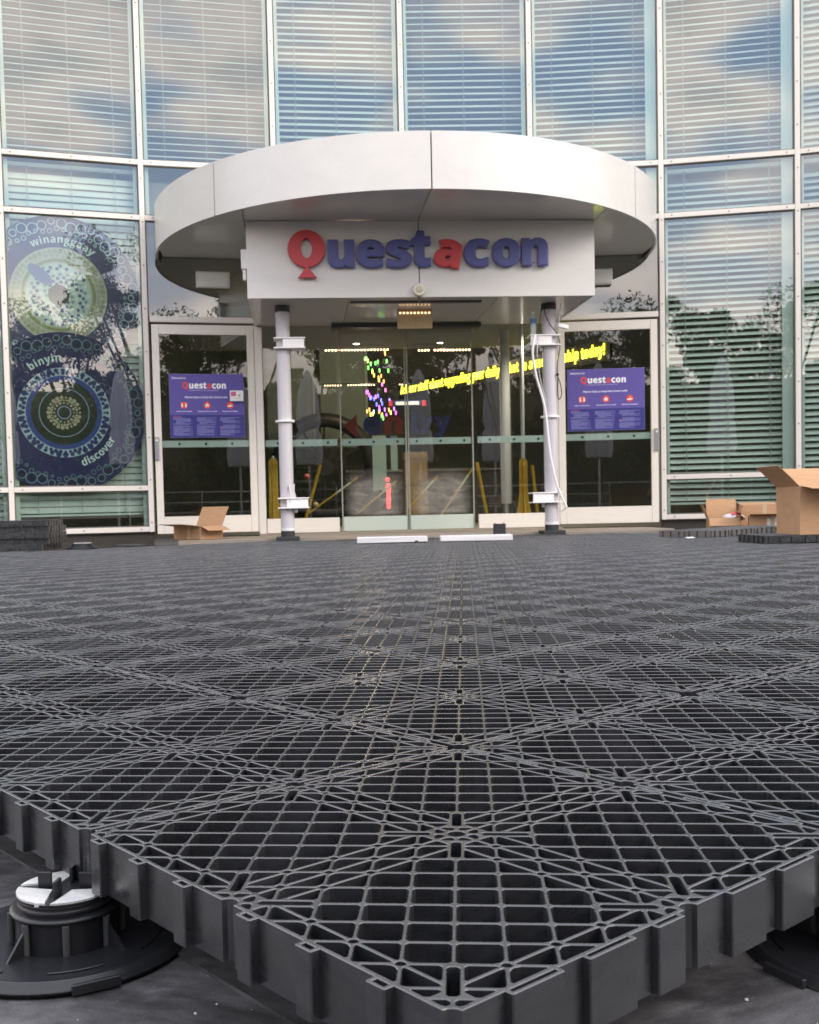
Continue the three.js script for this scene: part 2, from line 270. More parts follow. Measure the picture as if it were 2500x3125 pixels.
// ---------------------------------------------------------------- lettering
const font = await new FontLoader().loadAsync('fonts/droid/droid_sans_bold.typeface.json');
const letters = ething('sign_lettering', 'raised red and dark blue lettering on the white sign panel', 'sign', 0, 0, BF);
function glyph(ch, x0, x1, y0, y1, depth = 0.04, bold = 0.022) {
  const g = new TextGeometry(ch, { font, size: 0.5, depth, curveSegments: 10, bevelEnabled: true, bevelThickness: 0.004, bevelSize: bold, bevelOffset: 0, bevelSegments: 1 });
  g.computeBoundingBox(); const b = g.boundingBox;
  g.translate(-b.min.x, -b.min.y, -b.min.z); g.scale((x1 - x0) / (b.max.x - b.min.x), (y1 - y0) / (b.max.y - b.min.y), 1); return g.translate(x0, y0, 0);
}
{ const s = new THREE.Shape(); s.absellipse(-1.286, 3.21, 0.204, 0.2, 0, Math.PI * 2); const h = new THREE.Path(); h.absellipse(-1.286, 3.215, 0.064, 0.112, 0, Math.PI * 2); s.holes.push(h);
  const ex = { depth: 0.036, bevelEnabled: true, bevelThickness: 0.004, bevelSize: 0.003, bevelSegments: 1, curveSegments: 28 };
  part('letter', new THREE.ExtrudeGeometry(s, ex), M.red, letters, [0, 0, 0.03]);
  const t = new THREE.Shape(); t.moveTo(-1.284, 3.02); t.lineTo(-1.383, 2.895); t.lineTo(-1.183, 2.895); t.closePath();
  part('letter_foot', new THREE.ExtrudeGeometry(t, ex), M.red, letters, [0, 0, 0.03]); }
for (const [c, x0, x1, y0, y1] of [['u', -1.054, -0.758, 3.0, 3.307], ['e', -0.741, -0.424, 2.997, 3.307], ['s', -0.41, -0.12, 2.995, 3.307], ['t', -0.135, 0.091, 3.0, 3.4], ['c', 0.46, 0.75, 2.998, 3.312], ['o', 0.771, 1.091, 3.0, 3.314], ['n', 1.105, 1.404, 3.009, 3.319]])
  part('letter', glyph(c, x0, x1, y0, y1), M.blue, letters, [0, 0, 0.02]);
{ const g = glyph('a', -0.15, 0.15, -0.155, 0.155).rotateZ(-0.2).translate(0.28, 3.15, 0); part('letter', g, M.red, letters, [0, 0, 0.02]); }
{ const st = []; for (const x of [-1.28, -0.9, -0.58, -0.27, 0.0, 0.28, 0.6, 0.93, 1.25]) st.push(new THREE.CylinderGeometry(0.008, 0.008, 0.034, 8).rotateX(Math.PI / 2).translate(x, 3.06, 0.014)); part('standoffs', merge(st), M.screw, letters).userData.kind = 'stuff'; }

// ---------------------------------------------------------------- columns
function column(s) {
  const o = ething('steel_column', s < 0 ? 'round white steel column left of the sliding doors' : 'round white steel column with loose cables and bottle, right of doors', 'column', s * 1.575 - (s > 0 ? 0.04 : 0), 0, 1.45, 0, 'white columns under the canopy');
  part('shaft', cyl(0.079, 0.079, 2.58, 28, 0, 1.40, 0), M.columnWhite, o);
  part('head_collar', cyl(0.086, 0.086, 0.07, 28, 0, 2.655, 0), M.plasticGrey, o);
  part('ring', cyl(0.112, 0.112, 0.022, 28, 0, 1.375, 0), M.bracket, o);
  part('foot', cyl(0.08, 0.08, 0.07, 24, 0, 0.075, 0), M.rubber, o);
  const pl = part('base_plate', rbox(0.27, 0.05, 0.27, 0.012, 2), M.rubber, o, [0, 0.018, 0]);
  part('base_collar', cyl(0.086, 0.082, 0.03, 24, 0, 0.125, 0), M.bracket, o);
  for (const y of [2.257, 0.43]) {
    const b = new THREE.Group(); b.name = 'bracket'; b.position.set(0, y, 0); o.add(b);
    const dir = s < 0 ? 1 : -1, off = dir * 0.075;
    part('plate', rbox(0.36, 0.014, 0.24, 0.003), M.bracket, b, [off, 0.055, 0.02]);
    part('plate', rbox(0.36, 0.014, 0.24, 0.003), M.bracket, b, [off, -0.055, 0.02]);
    part('web', rbox(0.245, 0.094, 0.03, 0.003), M.bracket, b, [dir * 0.12, 0, 0.112]);
    part('lug', cyl(0.02, 0.02, 0.05, 12), M.bracket, b, [dir * 0.1, -0.087, 0.02]);
  }
  if (s < 0) { const g = new THREE.CylinderGeometry(0.05, 0.095, 0.2, 5, 2, true); const p = g.attributes.position; for (let k = 0; k < p.count; k++) p.setXYZ(k, p.getX(k) + rr(-0.02, 0.02), p.getY(k) + rr(-0.02, 0.02), p.getZ(k) + rr(-0.02, 0.02)); g.computeVertexNormals(); part('torn_wrap', g, Object.assign(M.columnWhite.clone(), { side: THREE.DoubleSide }), o, [0.035, 0.56, 0.03]); }
  return o;
}
const colL = column(-1), colR = column(1);
{ const o = ething('loose_cable', 'pale conduit hanging from the right column bracket to the ground', 'cable', 0, 0, 0);
  part('conduit', tube([[1.33, 2.30, 1.62], [1.30, 2.2, 1.66], [1.29, 2.089, 1.66], [1.33, 1.847, 1.64], [1.426, 1.49, 1.63], [1.49, 0.917, 1.62], [1.572, 0.557, 1.6], [1.686, 0.309, 1.56]], 0.014, 60), M.bracket, o);
  part('tail', tube([[1.686, 0.309, 1.56], [1.64, 0.26, 1.5], [1.582, 0.21, 1.48]], 0.006, 20), M.bracket, o);
  part('second_conduit', tube([[1.37, 2.30, 1.62], [1.35, 2.1, 1.63], [1.38, 1.85, 1.60], [1.45, 1.52, 1.60]], 0.008, 30), M.metal, o); }
{ const o = ething('black_wire', 'thin black wires looping down the right column side', 'cable', 0, 0, 0);
  part('loop', tube([[1.47, 2.68, 1.55], [1.46, 2.58, 1.56], [1.52, 2.44, 1.56], [1.61, 2.32, 1.55], [1.645, 2.2, 1.52], [1.615, 1.98, 1.51], [1.61, 1.86, 1.52], [1.65, 1.74, 1.51], [1.66, 1.62, 1.5], [1.63, 1.57, 1.5], [1.615, 1.64, 1.5], [1.62, 1.85, 1.5]], 0.006, 90), M.rubber, o);
  part('strand', tube([[1.43, 2.66, 1.56], [1.40, 2.5, 1.58], [1.39, 2.36, 1.57]], 0.005, 20), M.rubber, o);
  part('knot', new THREE.IcosahedronGeometry(0.018, 1), M.rubber, o, [1.612, 1.86, 1.52]); }
{ const o = ething('water_bottle', 'clear plastic water bottle with blue label on column bracket', 'bottle', 1.338, 2.319, 1.5);
  const P = [[0, 0.002], [0.03, 0.002], [0.034, 0.01], [0.033, 0.05], [0.0345, 0.09], [0.033, 0.13], [0.034, 0.17], [0.03, 0.2], [0.014, 0.235], [0.013, 0.25]].map((p) => new THREE.Vector2(p[0], p[1]));
  part('body', new THREE.LatheGeometry(P, 20), phys({ color: lin(0.85, 0.9, 0.92), transmission: 0.7, thickness: 0, roughness: 0.15, side: THREE.DoubleSide }), o);
  part('label', new THREE.CylinderGeometry(0.0355, 0.0355, 0.055, 20, 1, true), std(0.05, 0.16, 0.35, 0.4), o, [0, 0.165, 0]); part('cap', cyl(0.016, 0.016, 0.02, 14, 0, 0.262, 0), M.bracket, o); }
{ const o = ething('cable_box', 'small white connector box hanging beside right column top', 'box', 1.665, 2.42, 1.52, 0.2); part('body', rbox(0.13, 0.045, 0.05, 0.006), M.bracket, o, [0.02, 0, 0], [0, 0, -0.18]); part('lead', tube([[-0.03, 0.02, 0], [-0.02, 0.14, 0], [-0.01, 0.26, 0.02]], 0.006, 20), M.metal, o); part('clip', rbox(0.05, 0.05, 0.03, 0.005), M.bracket, o, [-0.01, 0.16, 0]); }

// ---------------------------------------------------------------- swing doors
function swingDoor(s) {
  const o = ething('swing_door', s < 0 ? 'white framed glass door left of the sliding doors' : 'white framed glass door right of the sliding doors', 'door', s * 2.59, 0.085, 0.228, -s * 0.153, 'white framed swing doors');
  const w = 1.27, h = 2.61, st = 0.088;
  part('jamb', box(0.04, h + 0.02, 0.09), M.frame, o, [-s * (w / 2 + 0.025), h / 2, -0.01]);
  for (const k of [-1, 1]) part('stile', rbox(st, h, 0.045, 0.004), M.doorPaint, o, [k * (w - st) / 2, h / 2, 0.012]);
  part('top_rail', rbox(w - 2 * st - 0.002, 0.12, 0.043, 0.004), M.doorPaint, o, [0, h - 0.06, 0.012]);
  part('bottom_rail', rbox(w - 2 * st - 0.002, 0.215, 0.043, 0.004), M.doorPaint, o, [0, 0.1075, 0.012]);
  part('glass', new THREE.PlaneGeometry(w - 2 * st + 0.02, h - 0.32), M.doorGlass, o, [0, h / 2 + 0.05, 0.008]);
  const b = part('strip', box(w - 2 * st - 0.004, 0.085, 0.004), M.band, o, [0, 1.125, 0.0]);
  for (const x of [-0.33, 0, 0.33]) part('dot', new THREE.CylinderGeometry(0.016, 0.016, 0.004, 14).rotateX(Math.PI / 2), M.dark, b, [x, 0, 0.0045]);
  const l = part('lock_case', rbox(0.052, 0.29, 0.03, 0.004), M.metal, o, [s * (w - st) / 2 + s * 0.02, 1.07, 0.045]);
  part('keyhole', new THREE.CylinderGeometry(0.014, 0.014, 0.02, 12).rotateX(Math.PI / 2), M.bracket, l, [0, 0.1, 0.012]);
  return o;
}
swingDoor(-1); swingDoor(1);

// ---------------------------------------------------------------- sliding doors and side lights
for (const s of [-1, 1]) {
  const o = ething('side_light', s < 0 ? 'fixed glass panel behind the left column with white kick board' : 'fixed glass panel behind the right column with white kick board', 'window', s * 1.37 - 0.015, 0.05, 0.13, 0, 'fixed glass beside the sliding doors');
  const w = 0.93;
  part('post', rbox(0.085, 2.63, 0.08, 0.004), M.frame, o, [s * (w / 2 + 0.05), 1.315, 0.0]);
  part('kick_board', rbox(w, 0.185, 0.05, 0.005), M.doorPaint, o, [0, 0.0975, 0.0]);
  part('glass', new THREE.PlaneGeometry(w, 2.44), M.doorGlass, o, [0, 1.41, 0.0]);
  const b = part('strip', box(w - 0.01, 0.085, 0.004), M.band, o, [0, 1.155, -0.008]);
  for (const x of [-0.3, 0.02, 0.34]) part('dot', new THREE.CylinderGeometry(0.016, 0.016, 0.004, 14).rotateX(Math.PI / 2), M.dark, b, [x, 0, 0.0045]);
}
for (const s of [-1, 1]) {
  const o = ething('sliding_door', s < 0 ? 'left leaf of the frameless glass sliding entrance doors' : 'right leaf of the frameless glass sliding entrance doors', 'door', s * 0.436 - 0.018, 0.06, 0.085, 0, 'glass sliding doors');
  const w = 0.858;
  part('glass', new THREE.PlaneGeometry(w - 0.03, 2.42), M.doorGlass, o, [0, 1.395, 0]);
  for (const k of [-1, 1]) part('edge_seal', box(0.016, 2.6, 0.026), std(0.30, 0.32, 0.27, 0.5), o, [k * (w / 2 - 0.008), 1.31, 0]);
  part('bottom_rail', rbox(w - 0.036, 0.185, 0.035, 0.004), M.frost, o, [0, 0.0925, 0]);
  const b = part('strip', box(w - 0.04, 0.085, 0.004), M.band, o, [0, 1.145, -0.008]);
  for (const x of [-0.31, 0, 0.31]) part('dot', new THREE.CylinderGeometry(0.016, 0.016, 0.004, 14).rotateX(Math.PI / 2), M.dark, b, [x, 0, 0.0045]);
}
{ // beige film on the lower sliding door glass, a pale reflection painted in
  const reflectionMask = tex(512, 512, (u, v) => { const n = 0.62 + 0.8 * tn(u, v, 5, 11, 4), streak = 0.5 + 0.5 * tn(u, v, 60, 3, 3), edge = Math.min(1, 5 * u) * Math.min(1, 5 * (1 - u)) * Math.min(1, 2.4 * (1 - v)) * Math.min(1, 12 * v + 0.2); const g = 255 * Math.max(0, Math.min(0.65, n * 0.72 * (0.6 + 0.5 * streak) * edge)) + rr(-4, 4); return [g, g, g]; }, false, 1);
  reflectionMask.wrapS = reflectionMask.wrapT = THREE.ClampToEdgeWrapping;
  const dm = std(0.46, 0.43, 0.38, 1, { alphaMap: reflectionMask, transparent: true, side: THREE.DoubleSide });
  for (const o of scene.children.filter((c) => c.name.startsWith('sliding_door'))) part('painted_reflection', new THREE.PlaneGeometry(0.80, 0.62), dm, o, [0, 0.50, 0.005]);
}
structure('threshold', rbox(3.9, 0.02, 0.28, 0.004), M.concrete, E(0, 0.035, 0.2), [0, ET, 0]);

// ---------------------------------------------------------------- posters on the swing doors
function drawPoster(g, w, h) {
  g.fillStyle = '#5b4f9b'; g.fillRect(0, 0, w, h); g.fillStyle = '#2f2f7c'; g.fillRect(0, h * 0.645, w, h);
  g.fillStyle = '#efeaf6'; g.font = 'bold 40px sans-serif'; g.fillText('Welcome to', w * 0.035, h * 0.075);
  const L = [['Q', '#e24a3c'], ['uest', '#f4f2f4'], ['a', '#e24a3c'], ['con', '#f4f2f4']]; let x = w * 0.17; g.font = 'bold 138px sans-serif';
  for (const [s, c] of L) { g.fillStyle = c; g.fillText(s, x, h * 0.225); g.strokeStyle = c; g.lineWidth = 5; g.strokeText(s, x, h * 0.225); x += g.measureText(s).width + 2; }
  g.fillStyle = '#d9d4ea'; g.font = '24px sans-serif'; g.fillText('The National Science and Technology Centre', w * 0.26, h * 0.262);
  g.fillStyle = '#f1eef8'; g.font = 'italic bold 40px sans-serif'; g.fillText('Please help us keep the Centre safe.', w * 0.2, h * 0.378);
  const cx = [0.19, 0.5, 0.81], cap = ['Keep 1.5 metres apart', 'Stay home if you are unwell', 'Maintain hand hygiene'];
  cx.forEach((c, k) => {
    const X = c * w, Y = h * 0.49, r = 56; g.fillStyle = '#e2492f'; g.beginPath(); g.arc(X, Y, r, 0, 7); g.fill(); g.fillStyle = '#f7ece8';
    if (k === 0) { for (const s of [-1, 1]) { g.beginPath(); g.ellipse(X + s * 30, Y + 8, 14, 30, 0, 0, 7); g.fill(); g.beginPath(); g.arc(X + s * 30, Y - 28, 10, 0, 7); g.fill(); } }
    if (k === 1) { g.beginPath(); g.moveTo(X - 36, Y + 2); g.lineTo(X, Y - 34); g.lineTo(X + 36, Y + 2); g.lineTo(X + 24, Y + 2); g.lineTo(X + 24, Y + 32); g.lineTo(X - 24, Y + 32); g.lineTo(X - 24, Y + 2); g.closePath(); g.fill(); g.fillStyle = '#e2492f'; g.fillRect(X - 7, Y + 10, 14, 22); }
    if (k === 2) { g.beginPath(); g.ellipse(X, Y + 12, 44, 13, -0.1, 0, 7); g.fill(); g.beginPath(); g.arc(X + 6, Y - 20, 8, 0, 7); g.fill(); }
    g.fillStyle = '#ece8f4'; g.font = 'bold 23px sans-serif'; g.textAlign = 'center'; g.fillText(cap[k], X, h * 0.595); g.textAlign = 'left';
  });
  g.fillStyle = '#c2475a'; g.fillRect(w * 0.04, h * 0.663, w * 0.11, 9);
  g.fillStyle = 'rgba(168,166,208,0.75)'; // fine print too small to read in the picture
  for (let c = 0; c < 3; c++) for (let l = 0; l < 22; l++) { if (l === 9 && c < 2) continue; if ((l === 7 || l === 8 || l === 14) && c === 2) continue; const ind = ((c === 0 && l > 2 && l < 7) || (c === 1 && l > 4 && l < 8) || (c === 2 && l > 4 && l < 12)) ? 0.035 : 0; const W = (0.27 - ind) * (((l * 7 + c * 5) % 6 === 0) ? 0.45 : 0.86 + 0.14 * Math.sin(l * 3.1 + c)); g.fillRect(w * (0.04 + c * 0.315 + ind), h * (0.685 + l * 0.0132), w * W, 6); }
  g.fillStyle = '#d06a70'; g.beginPath(); g.arc(w * 0.685, h * 0.845, 13, 0, 7); g.fill();
}
const posterTex = canvasTex(1200, 1000, drawPoster);
const posterMat = new THREE.MeshStandardMaterial({ map: posterTex, roughness: 0.5 });
for (const s of [-1, 1]) {
  const o = ething('door_poster', s < 0 ? 'purple and blue welcome poster on the left swing door' : 'purple and blue welcome poster on the right swing door', 'poster', s * 2.56, 1.685, 0.232 + 0.022, -s * 0.153, 'welcome posters on the doors');
  const ww = s < 0 ? 0.93 : 0.985;
  part('sheet', box(ww, 0.795, 0.002), std(0.3, 0.28, 0.5, 0.5), o, [0, 0, 0]);
  part('print', new THREE.PlaneGeometry(ww - 0.004, 0.79), posterMat, o, [0, 0, 0.0022]);
  if (s < 0) { const p = ething('poster_sticker', 'small white sticker on the upper right of left poster', 'sticker', -2.188, 1.805, 0.232 + 0.022 + 0.0, 0.153);
    part('paper', box(0.168, 0.132, 0.002), std(0.8, 0.78, 0.75, 0.6), p, [0, 0, 0.004]); part('pink_mark', box(0.062, 0.056, 0.001), std(0.62, 0.12, 0.28, 0.6), p, [-0.04, 0.024, 0.0058]); part('gold_mark', box(0.022, 0.03, 0.001), std(0.45, 0.32, 0.14, 0.6), p, [0.034, 0.004, 0.0058]); part('text_line', box(0.11, 0.004, 0.001), std(0.5, 0.5, 0.5, 0.6), p, [0, -0.03, 0.0058]); }
}

// ---------------------------------------------------------------- round window graphics (vinyl inside the lower left pane)
function drawDecal(g, S, kind) {
  const c = S / 2, R = S / 2; g.fillStyle = kind ? '#241c4e' : '#4f4868'; g.fillRect(0, 0, S, S);
  const ringDots = (n, r, rad, fill, line, jit = 0) => { for (let k = 0; k < n; k++) { const A = k / n * 6.2832; const rad2 = rad * (0.7 + 0.6 * Math.abs(Math.sin(k * 2.4))); g.beginPath(); g.arc(c + Math.cos(A) * (r + jit * Math.sin(k * 1.7)), c + Math.sin(A) * (r + jit * Math.sin(k * 1.7)), rad2, 0, 7); if (fill) { g.fillStyle = fill; g.fill(); } if (line) { g.strokeStyle = line; g.lineWidth = S * 0.006; g.stroke(); } } };
  ringDots(46, R * 0.90, R * 0.05, kind ? '#1a1538' : '#3b3a62', kind ? '#6e7f86' : '#b9c4c8', R * 0.03); ringDots(60, R * 0.82, R * 0.022, null, kind ? '#5e6d76' : '#a9b6bb', R * 0.02);
  const disc = (r, f) => { g.fillStyle = f; g.beginPath(); g.arc(c, c, r * R, 0, 7); g.fill(); };
  if (kind) {
    disc(0.56, '#a4b2b8'); for (const [n, r, s] of [[40, 0.525, 0.028], [52, 0.49, 0.02]]) ringDots(n, R * r, R * s, '#2a2a5e', null);
    disc(0.46, '#39407f'); disc(0.40, '#23250f'); g.strokeStyle = '#8b93a8'; g.lineWidth = S * 0.006; g.beginPath(); g.arc(c, c, R * 0.30, 0, 7); g.stroke();
    for (const [n, r, s] of [[22, 0.19, 0.02], [28, 0.155, 0.014], [16, 0.12, 0.014]]) ringDots(n, R * r, R * s, '#aa9c84', null); disc(0.085, '#8b93a8'); disc(0.07, '#23250f');
  } else {
    disc(0.60, '#b2aa9a'); ringDots(54, R * 0.55, R * 0.024, '#93957a', null); ringDots(44, R * 0.50, R * 0.02, '#9c9d86', null); g.strokeStyle = '#87895f'; g.lineWidth = S * 0.02; g.beginPath(); g.arc(c, c, R * 0.44, 0, 7); g.stroke();
    disc(0.40, '#b4bcb0'); for (let k = 0; k < 120; k++) { const A = k * 2.399, r = R * 0.38 * Math.sqrt((k + 0.5) / 120); g.fillStyle = ['#5f568c', '#7c8a94', '#c2cac2', '#47507f'][k % 4]; g.beginPath(); g.arc(c + Math.cos(A) * r, c + Math.sin(A) * r, R * 0.022, 0, 7); g.fill(); }
    g.fillStyle = '#6d7196'; g.beginPath(); g.ellipse(c - R * 0.22, c - R * 0.25, R * 0.18, R * 0.08, 0.7, 0, 7); g.fill();
    disc(0.13, '#2c341d');
  }
  const arcText = (s, A0, r, px, up) => { g.font = `bold ${px}px sans-serif`; g.fillStyle = '#cdd6cf'; let A = A0; for (const ch of s) { const w = g.measureText(ch).width; A += (up ? 1 : -1) * w / 2 / r; g.save(); g.translate(c + Math.cos(A) * r, c + Math.sin(A) * r); g.rotate(A + (up ? Math.PI / 2 : -Math.PI / 2)); g.fillText(ch, -w / 2, 0); g.restore(); A += (up ? 1 : -1) * (w / 2 + 1) / r; } };
  if (kind) { arcText('binyin', -2.22, R * 0.64, S * 0.066, true); arcText('discover', 1.28, R * 0.70, S * 0.066, false); } else arcText('winanggaay', -2.05, R * 0.66, S * 0.066, true);
}
function decal(kind, x, y, r, xmin, xmax) {
  const f = bayFrame(0), o = ething('window_graphic', kind ? 'round dark purple window graphic with blue dotted rings, lower of two' : 'round grey purple window graphic with pale green ring, upper of two', 'window graphic', f.x, y, f.z, -f.A, 'round graphics on the left window');
  const pts = []; for (let k = 0; k < 120; k++) { const A = k / 120 * 6.2832; pts.push(new THREE.Vector2(Math.min(xmax - x, Math.max(xmin - x, r * Math.cos(A))), r * Math.sin(A))); }
  const g = new THREE.ShapeGeometry(new THREE.Shape(pts)), uv = g.attributes.uv, p = g.attributes.position; for (let k = 0; k < p.count; k++) uv.setXY(k, 0.5 + p.getX(k) / r / 2, 0.5 + p.getY(k) / r / 2);
  const t = canvasTex(1024, 1024, (c, w) => drawDecal(c, w, kind));
  part('vinyl', g, new THREE.MeshStandardMaterial({ map: t, roughness: 0.5, side: THREE.DoubleSide }), o, [x, 0, kind ? -0.022 : -0.028]);
}
decal(0, -0.20, 3.02, 0.955, -0.765, 0.765); decal(1, -0.185, 1.60, 0.975, -0.765, 0.765);
// ---------------------------------------------------------------- interlocking grid tiles
const U = 0.041735, HB = 0.0605, PITCH = 0.4257, YAW = 0.0856;
const clipHalf = (P, nx, ny, d) => { const o = []; for (let k = 0; k < P.length; k++) { const a = P[k], b = P[(k + 1) % P.length], da = nx * a[0] + ny * a[1] - d, db = nx * b[0] + ny * b[1] - d; if (da <= 0) o.push(a); if (da * db < 0) { const t = da / (da - db); o.push([a[0] + (b[0] - a[0]) * t, a[1] + (b[1] - a[1]) * t]); } } return o; };
const areaOf = (P) => { let s = 0; for (let k = 0; k < P.length; k++) { const a = P[k], b = P[(k + 1) % P.length]; s += a[0] * b[1] - b[0] * a[1]; } return s / 2; };
const centre = (P) => [P.reduce((s, p) => s + p[0], 0) / P.length, P.reduce((s, p) => s + p[1], 0) / P.length];
const STARS = [[0, 0], [5, 5], [5, -5], [-5, 5], [-5, -5], [10, 0], [-10, 0], [0, 10], [0, -10]];
const DIAG = new Set([0, 1, -1, 9, -9]);
const EDGE = 10 * Math.SQRT2, TABS = []; for (const h of [0, EDGE / 2]) for (const t of [0.95, 3.1, 5.3]) TABS.push(h + t);
const BLOCKS = [[1.31, 2.74], [3.46, 4.94], [5.66, 6.6], [8.38, 9.81], [10.53, 12.01], [12.73, 13.7]];
function tileGeometry(lod) {
  const rib = 0.042, holes = [], inside = (c, r) => Math.abs(c) + Math.abs(r) < 9.98;
  const isRing = (c, r) => { if (!(DIAG.has(c - r) || DIAG.has(c + r)) || Math.abs(c) + Math.abs(r) > 9.5) return false; return !STARS.some((s) => Math.hypot(c - s[0], r - s[1]) < 1.05); };
  for (let i = -10; i < 10; i++) for (let j = -10; j < 10; j++) {
    let pieces = [[[i, j], [i + 1, j], [i + 1, j + 1], [i, j + 1]]];
    const k1 = i - j, k2 = i + j + 1;
    if (DIAG.has(k1) || Math.abs(k1) === 10) pieces = pieces.flatMap((P) => [clipHalf(P, 1, -1, k1), clipHalf(P, -1, 1, -k1)]);
    if (DIAG.has(k2) || Math.abs(k2) === 10) pieces = pieces.flatMap((P) => [clipHalf(P, 1, 1, k2), clipHalf(P, -1, -1, -k2)]);
    for (let P of pieces) {
      if (P.length < 3 || Math.abs(areaOf(P)) < 0.05) continue;
      const C = centre(P); if (!inside(...C)) continue;
      const Q0 = P.map((p) => [...p]); let Q = Q0;
      for (let k = 0; k < Q0.length; k++) {
        const a = Q0[k], b = Q0[(k + 1) % Q0.length], L = Math.hypot(b[0] - a[0], b[1] - a[1]); let nx = (b[1] - a[1]) / L, ny = -(b[0] - a[0]) / L; if (nx * (C[0] - a[0]) + ny * (C[1] - a[1]) > 0) { nx = -nx; ny = -ny; }
        const w = rib;
        Q = clipHalf(Q, nx, ny, nx * a[0] + ny * a[1] - w); if (Q.length < 3) break;
      }
      if (Q.length < 3) continue;
      for (const [ex, ey] of [[1, -1], [1, 1], [-1, 1], [-1, -1]]) { // keep clear of the edge walls
        if (!Q0.some((p) => ex * p[0] + ey * p[1] > 9.5)) continue;
        const w = 0.105;
        Q = clipHalf(Q, ex / Math.SQRT2, ey / Math.SQRT2, 10 / Math.SQRT2 - w); if (Q.length < 3) break;
      }
      if (Q.length < 3) continue;
      for (const s of STARS) {
        if (Math.hypot(C[0] - s[0], C[1] - s[1]) > 2.6) continue;
        for (const [ux, uy] of [[1, 0], [-1, 0], [0, 1], [0, -1]]) { // the four slots
          const loc = Q.map((p) => [(p[0] - s[0]) * ux + (p[1] - s[1]) * uy, -(p[0] - s[0]) * uy + (p[1] - s[1]) * ux]);
          let T = clipHalf(clipHalf(clipHalf(clipHalf(loc, -1, 0, -0.58), 1, 0, 1.99), 0, 1, 0.205), 0, -1, 0.205);
          if (T.length < 3 || Math.abs(areaOf(T)) < 1e-4) continue;
          const side = (-(C[0] - s[0]) * uy + (C[1] - s[1]) * ux) > 0 ? 1 : -1;
          const A = clipHalf(Q, -side * -uy, -side * ux, -0.205 - side * (s[0] * -uy + s[1] * ux) * 1), B = clipHalf(Q, ux, uy, 0.57 + s[0] * ux + s[1] * uy);
          const A2 = A.length > 2 ? Math.abs(areaOf(A)) : 0, B2 = B.length > 2 ? Math.abs(areaOf(B)) : 0; Q = A2 >= B2 ? A : B; if (Q.length < 3) break;
        }
        if (Q.length < 3) break;
        const dx = C[0] - s[0], dy = C[1] - s[1], L = Math.hypot(dx, dy), nx = dx / L, ny = dy / L;
        if (L < 1.0) Q = clipHalf(Q, -nx, -ny, -(nx * s[0] + ny * s[1] + 0.335)); if (Q.length < 3) break;
      }
      if (Q.length < 3) continue;
      for (const p of Q0) if (isRing(Math.round(p[0]), Math.round(p[1])) && Math.hypot(p[0] - Math.round(p[0]), p[1] - Math.round(p[1])) < 0.01) { const dx = C[0] - p[0], dy = C[1] - p[1], L = Math.hypot(dx, dy); Q = clipHalf(Q, -dx / L, -dy / L, -((dx * p[0] + dy * p[1]) / L + 0.168)); if (Q.length < 3) break; }
      if (Q.length < 3 || Math.abs(areaOf(Q)) < 0.008) continue;
      if (lod === 0) { // soften the corners of the pocket
        const R = []; for (let k = 0; k < Q.length; k++) { const p = Q[(k + Q.length - 1) % Q.length], q = Q[k], n = Q[(k + 1) % Q.length], l1 = Math.hypot(p[0] - q[0], p[1] - q[1]), l2 = Math.hypot(n[0] - q[0], n[1] - q[1]); if (l1 < 1e-4 || l2 < 1e-4) continue; const e1 = Math.min(0.07, l1 * 0.3), e2 = Math.min(0.07, l2 * 0.3); R.push([q[0] + (p[0] - q[0]) * e1 / l1, q[1] + (p[1] - q[1]) * e1 / l1], [q[0] + (n[0] - q[0]) * e2 / l2, q[1] + (n[1] - q[1]) * e2 / l2]); } Q = R;
      }
      holes.push(Q);
    }
  }
  const circle = (c, r, rad, n) => Array.from({ length: n }, (_, k) => [c + rad * Math.cos(k / n * 6.28318), r + rad * Math.sin(k / n * 6.28318)]);
  if (lod < 2) for (let c = -9; c <= 9; c++) for (let r = -9; r <= 9; r++) if (inside(c, r) && isRing(c, r)) holes.push(circle(c, r, 0.112, lod ? 6 : 12));
  for (const s of STARS) for (const [ux, uy] of [[1, 0], [-1, 0], [0, 1], [0, -1]]) {
    if (!inside(s[0] + ux * 1.3, s[1] + uy * 1.3)) continue; const a0 = 0.68, a1 = 1.9, hw = 0.125, q = lod < 2 ? 0.06 : 0, pt = (t, v) => [s[0] + ux * t - uy * v, s[1] + uy * t + ux * v];
    holes.push(q ? [pt(a0 + q, -hw), pt(a1 - q, -hw), pt(a1, -hw + q), pt(a1, hw - q), pt(a1 - q, hw), pt(a0 + q, hw), pt(a0, hw - q), pt(a0, -hw + q)] : [pt(a0, -hw), pt(a1, -hw), pt(a1, hw), pt(a0, hw)]);
  }
  holes.push(circle(0, 0, 0.24, 14));
  // outline with corner and mid-edge scallops, tabs on the left edges, notches on the right ones
  const out = [], K = [[0, -10], [10, 0], [0, 10], [-10, 0]];
  for (let e = 0; e < 4; e++) {
    const a = K[e], b = K[(e + 1) % 4], d = [(b[0] - a[0]) / EDGE, (b[1] - a[1]) / EDGE], n = [d[1], -d[0]], male = e >= 2;
    const at = (s, off) => [a[0] + d[0] * s + n[0] * off, a[1] + d[1] * s + n[1] * off];
    const prof = [[0.24, 0]];
    const bumps = [[EDGE / 2, 'mid', 0]];
    if (lod < 2 && male) for (const t of TABS) bumps.push([t, 'tab', 0.27]);
    if (lod < 2 && !male) for (const [b0, b1] of BLOCKS) bumps.push([(b0 + b1) / 2, 'block', (b1 - b0) / 2]);
    bumps.sort((x, y) => x[0] - y[0]);
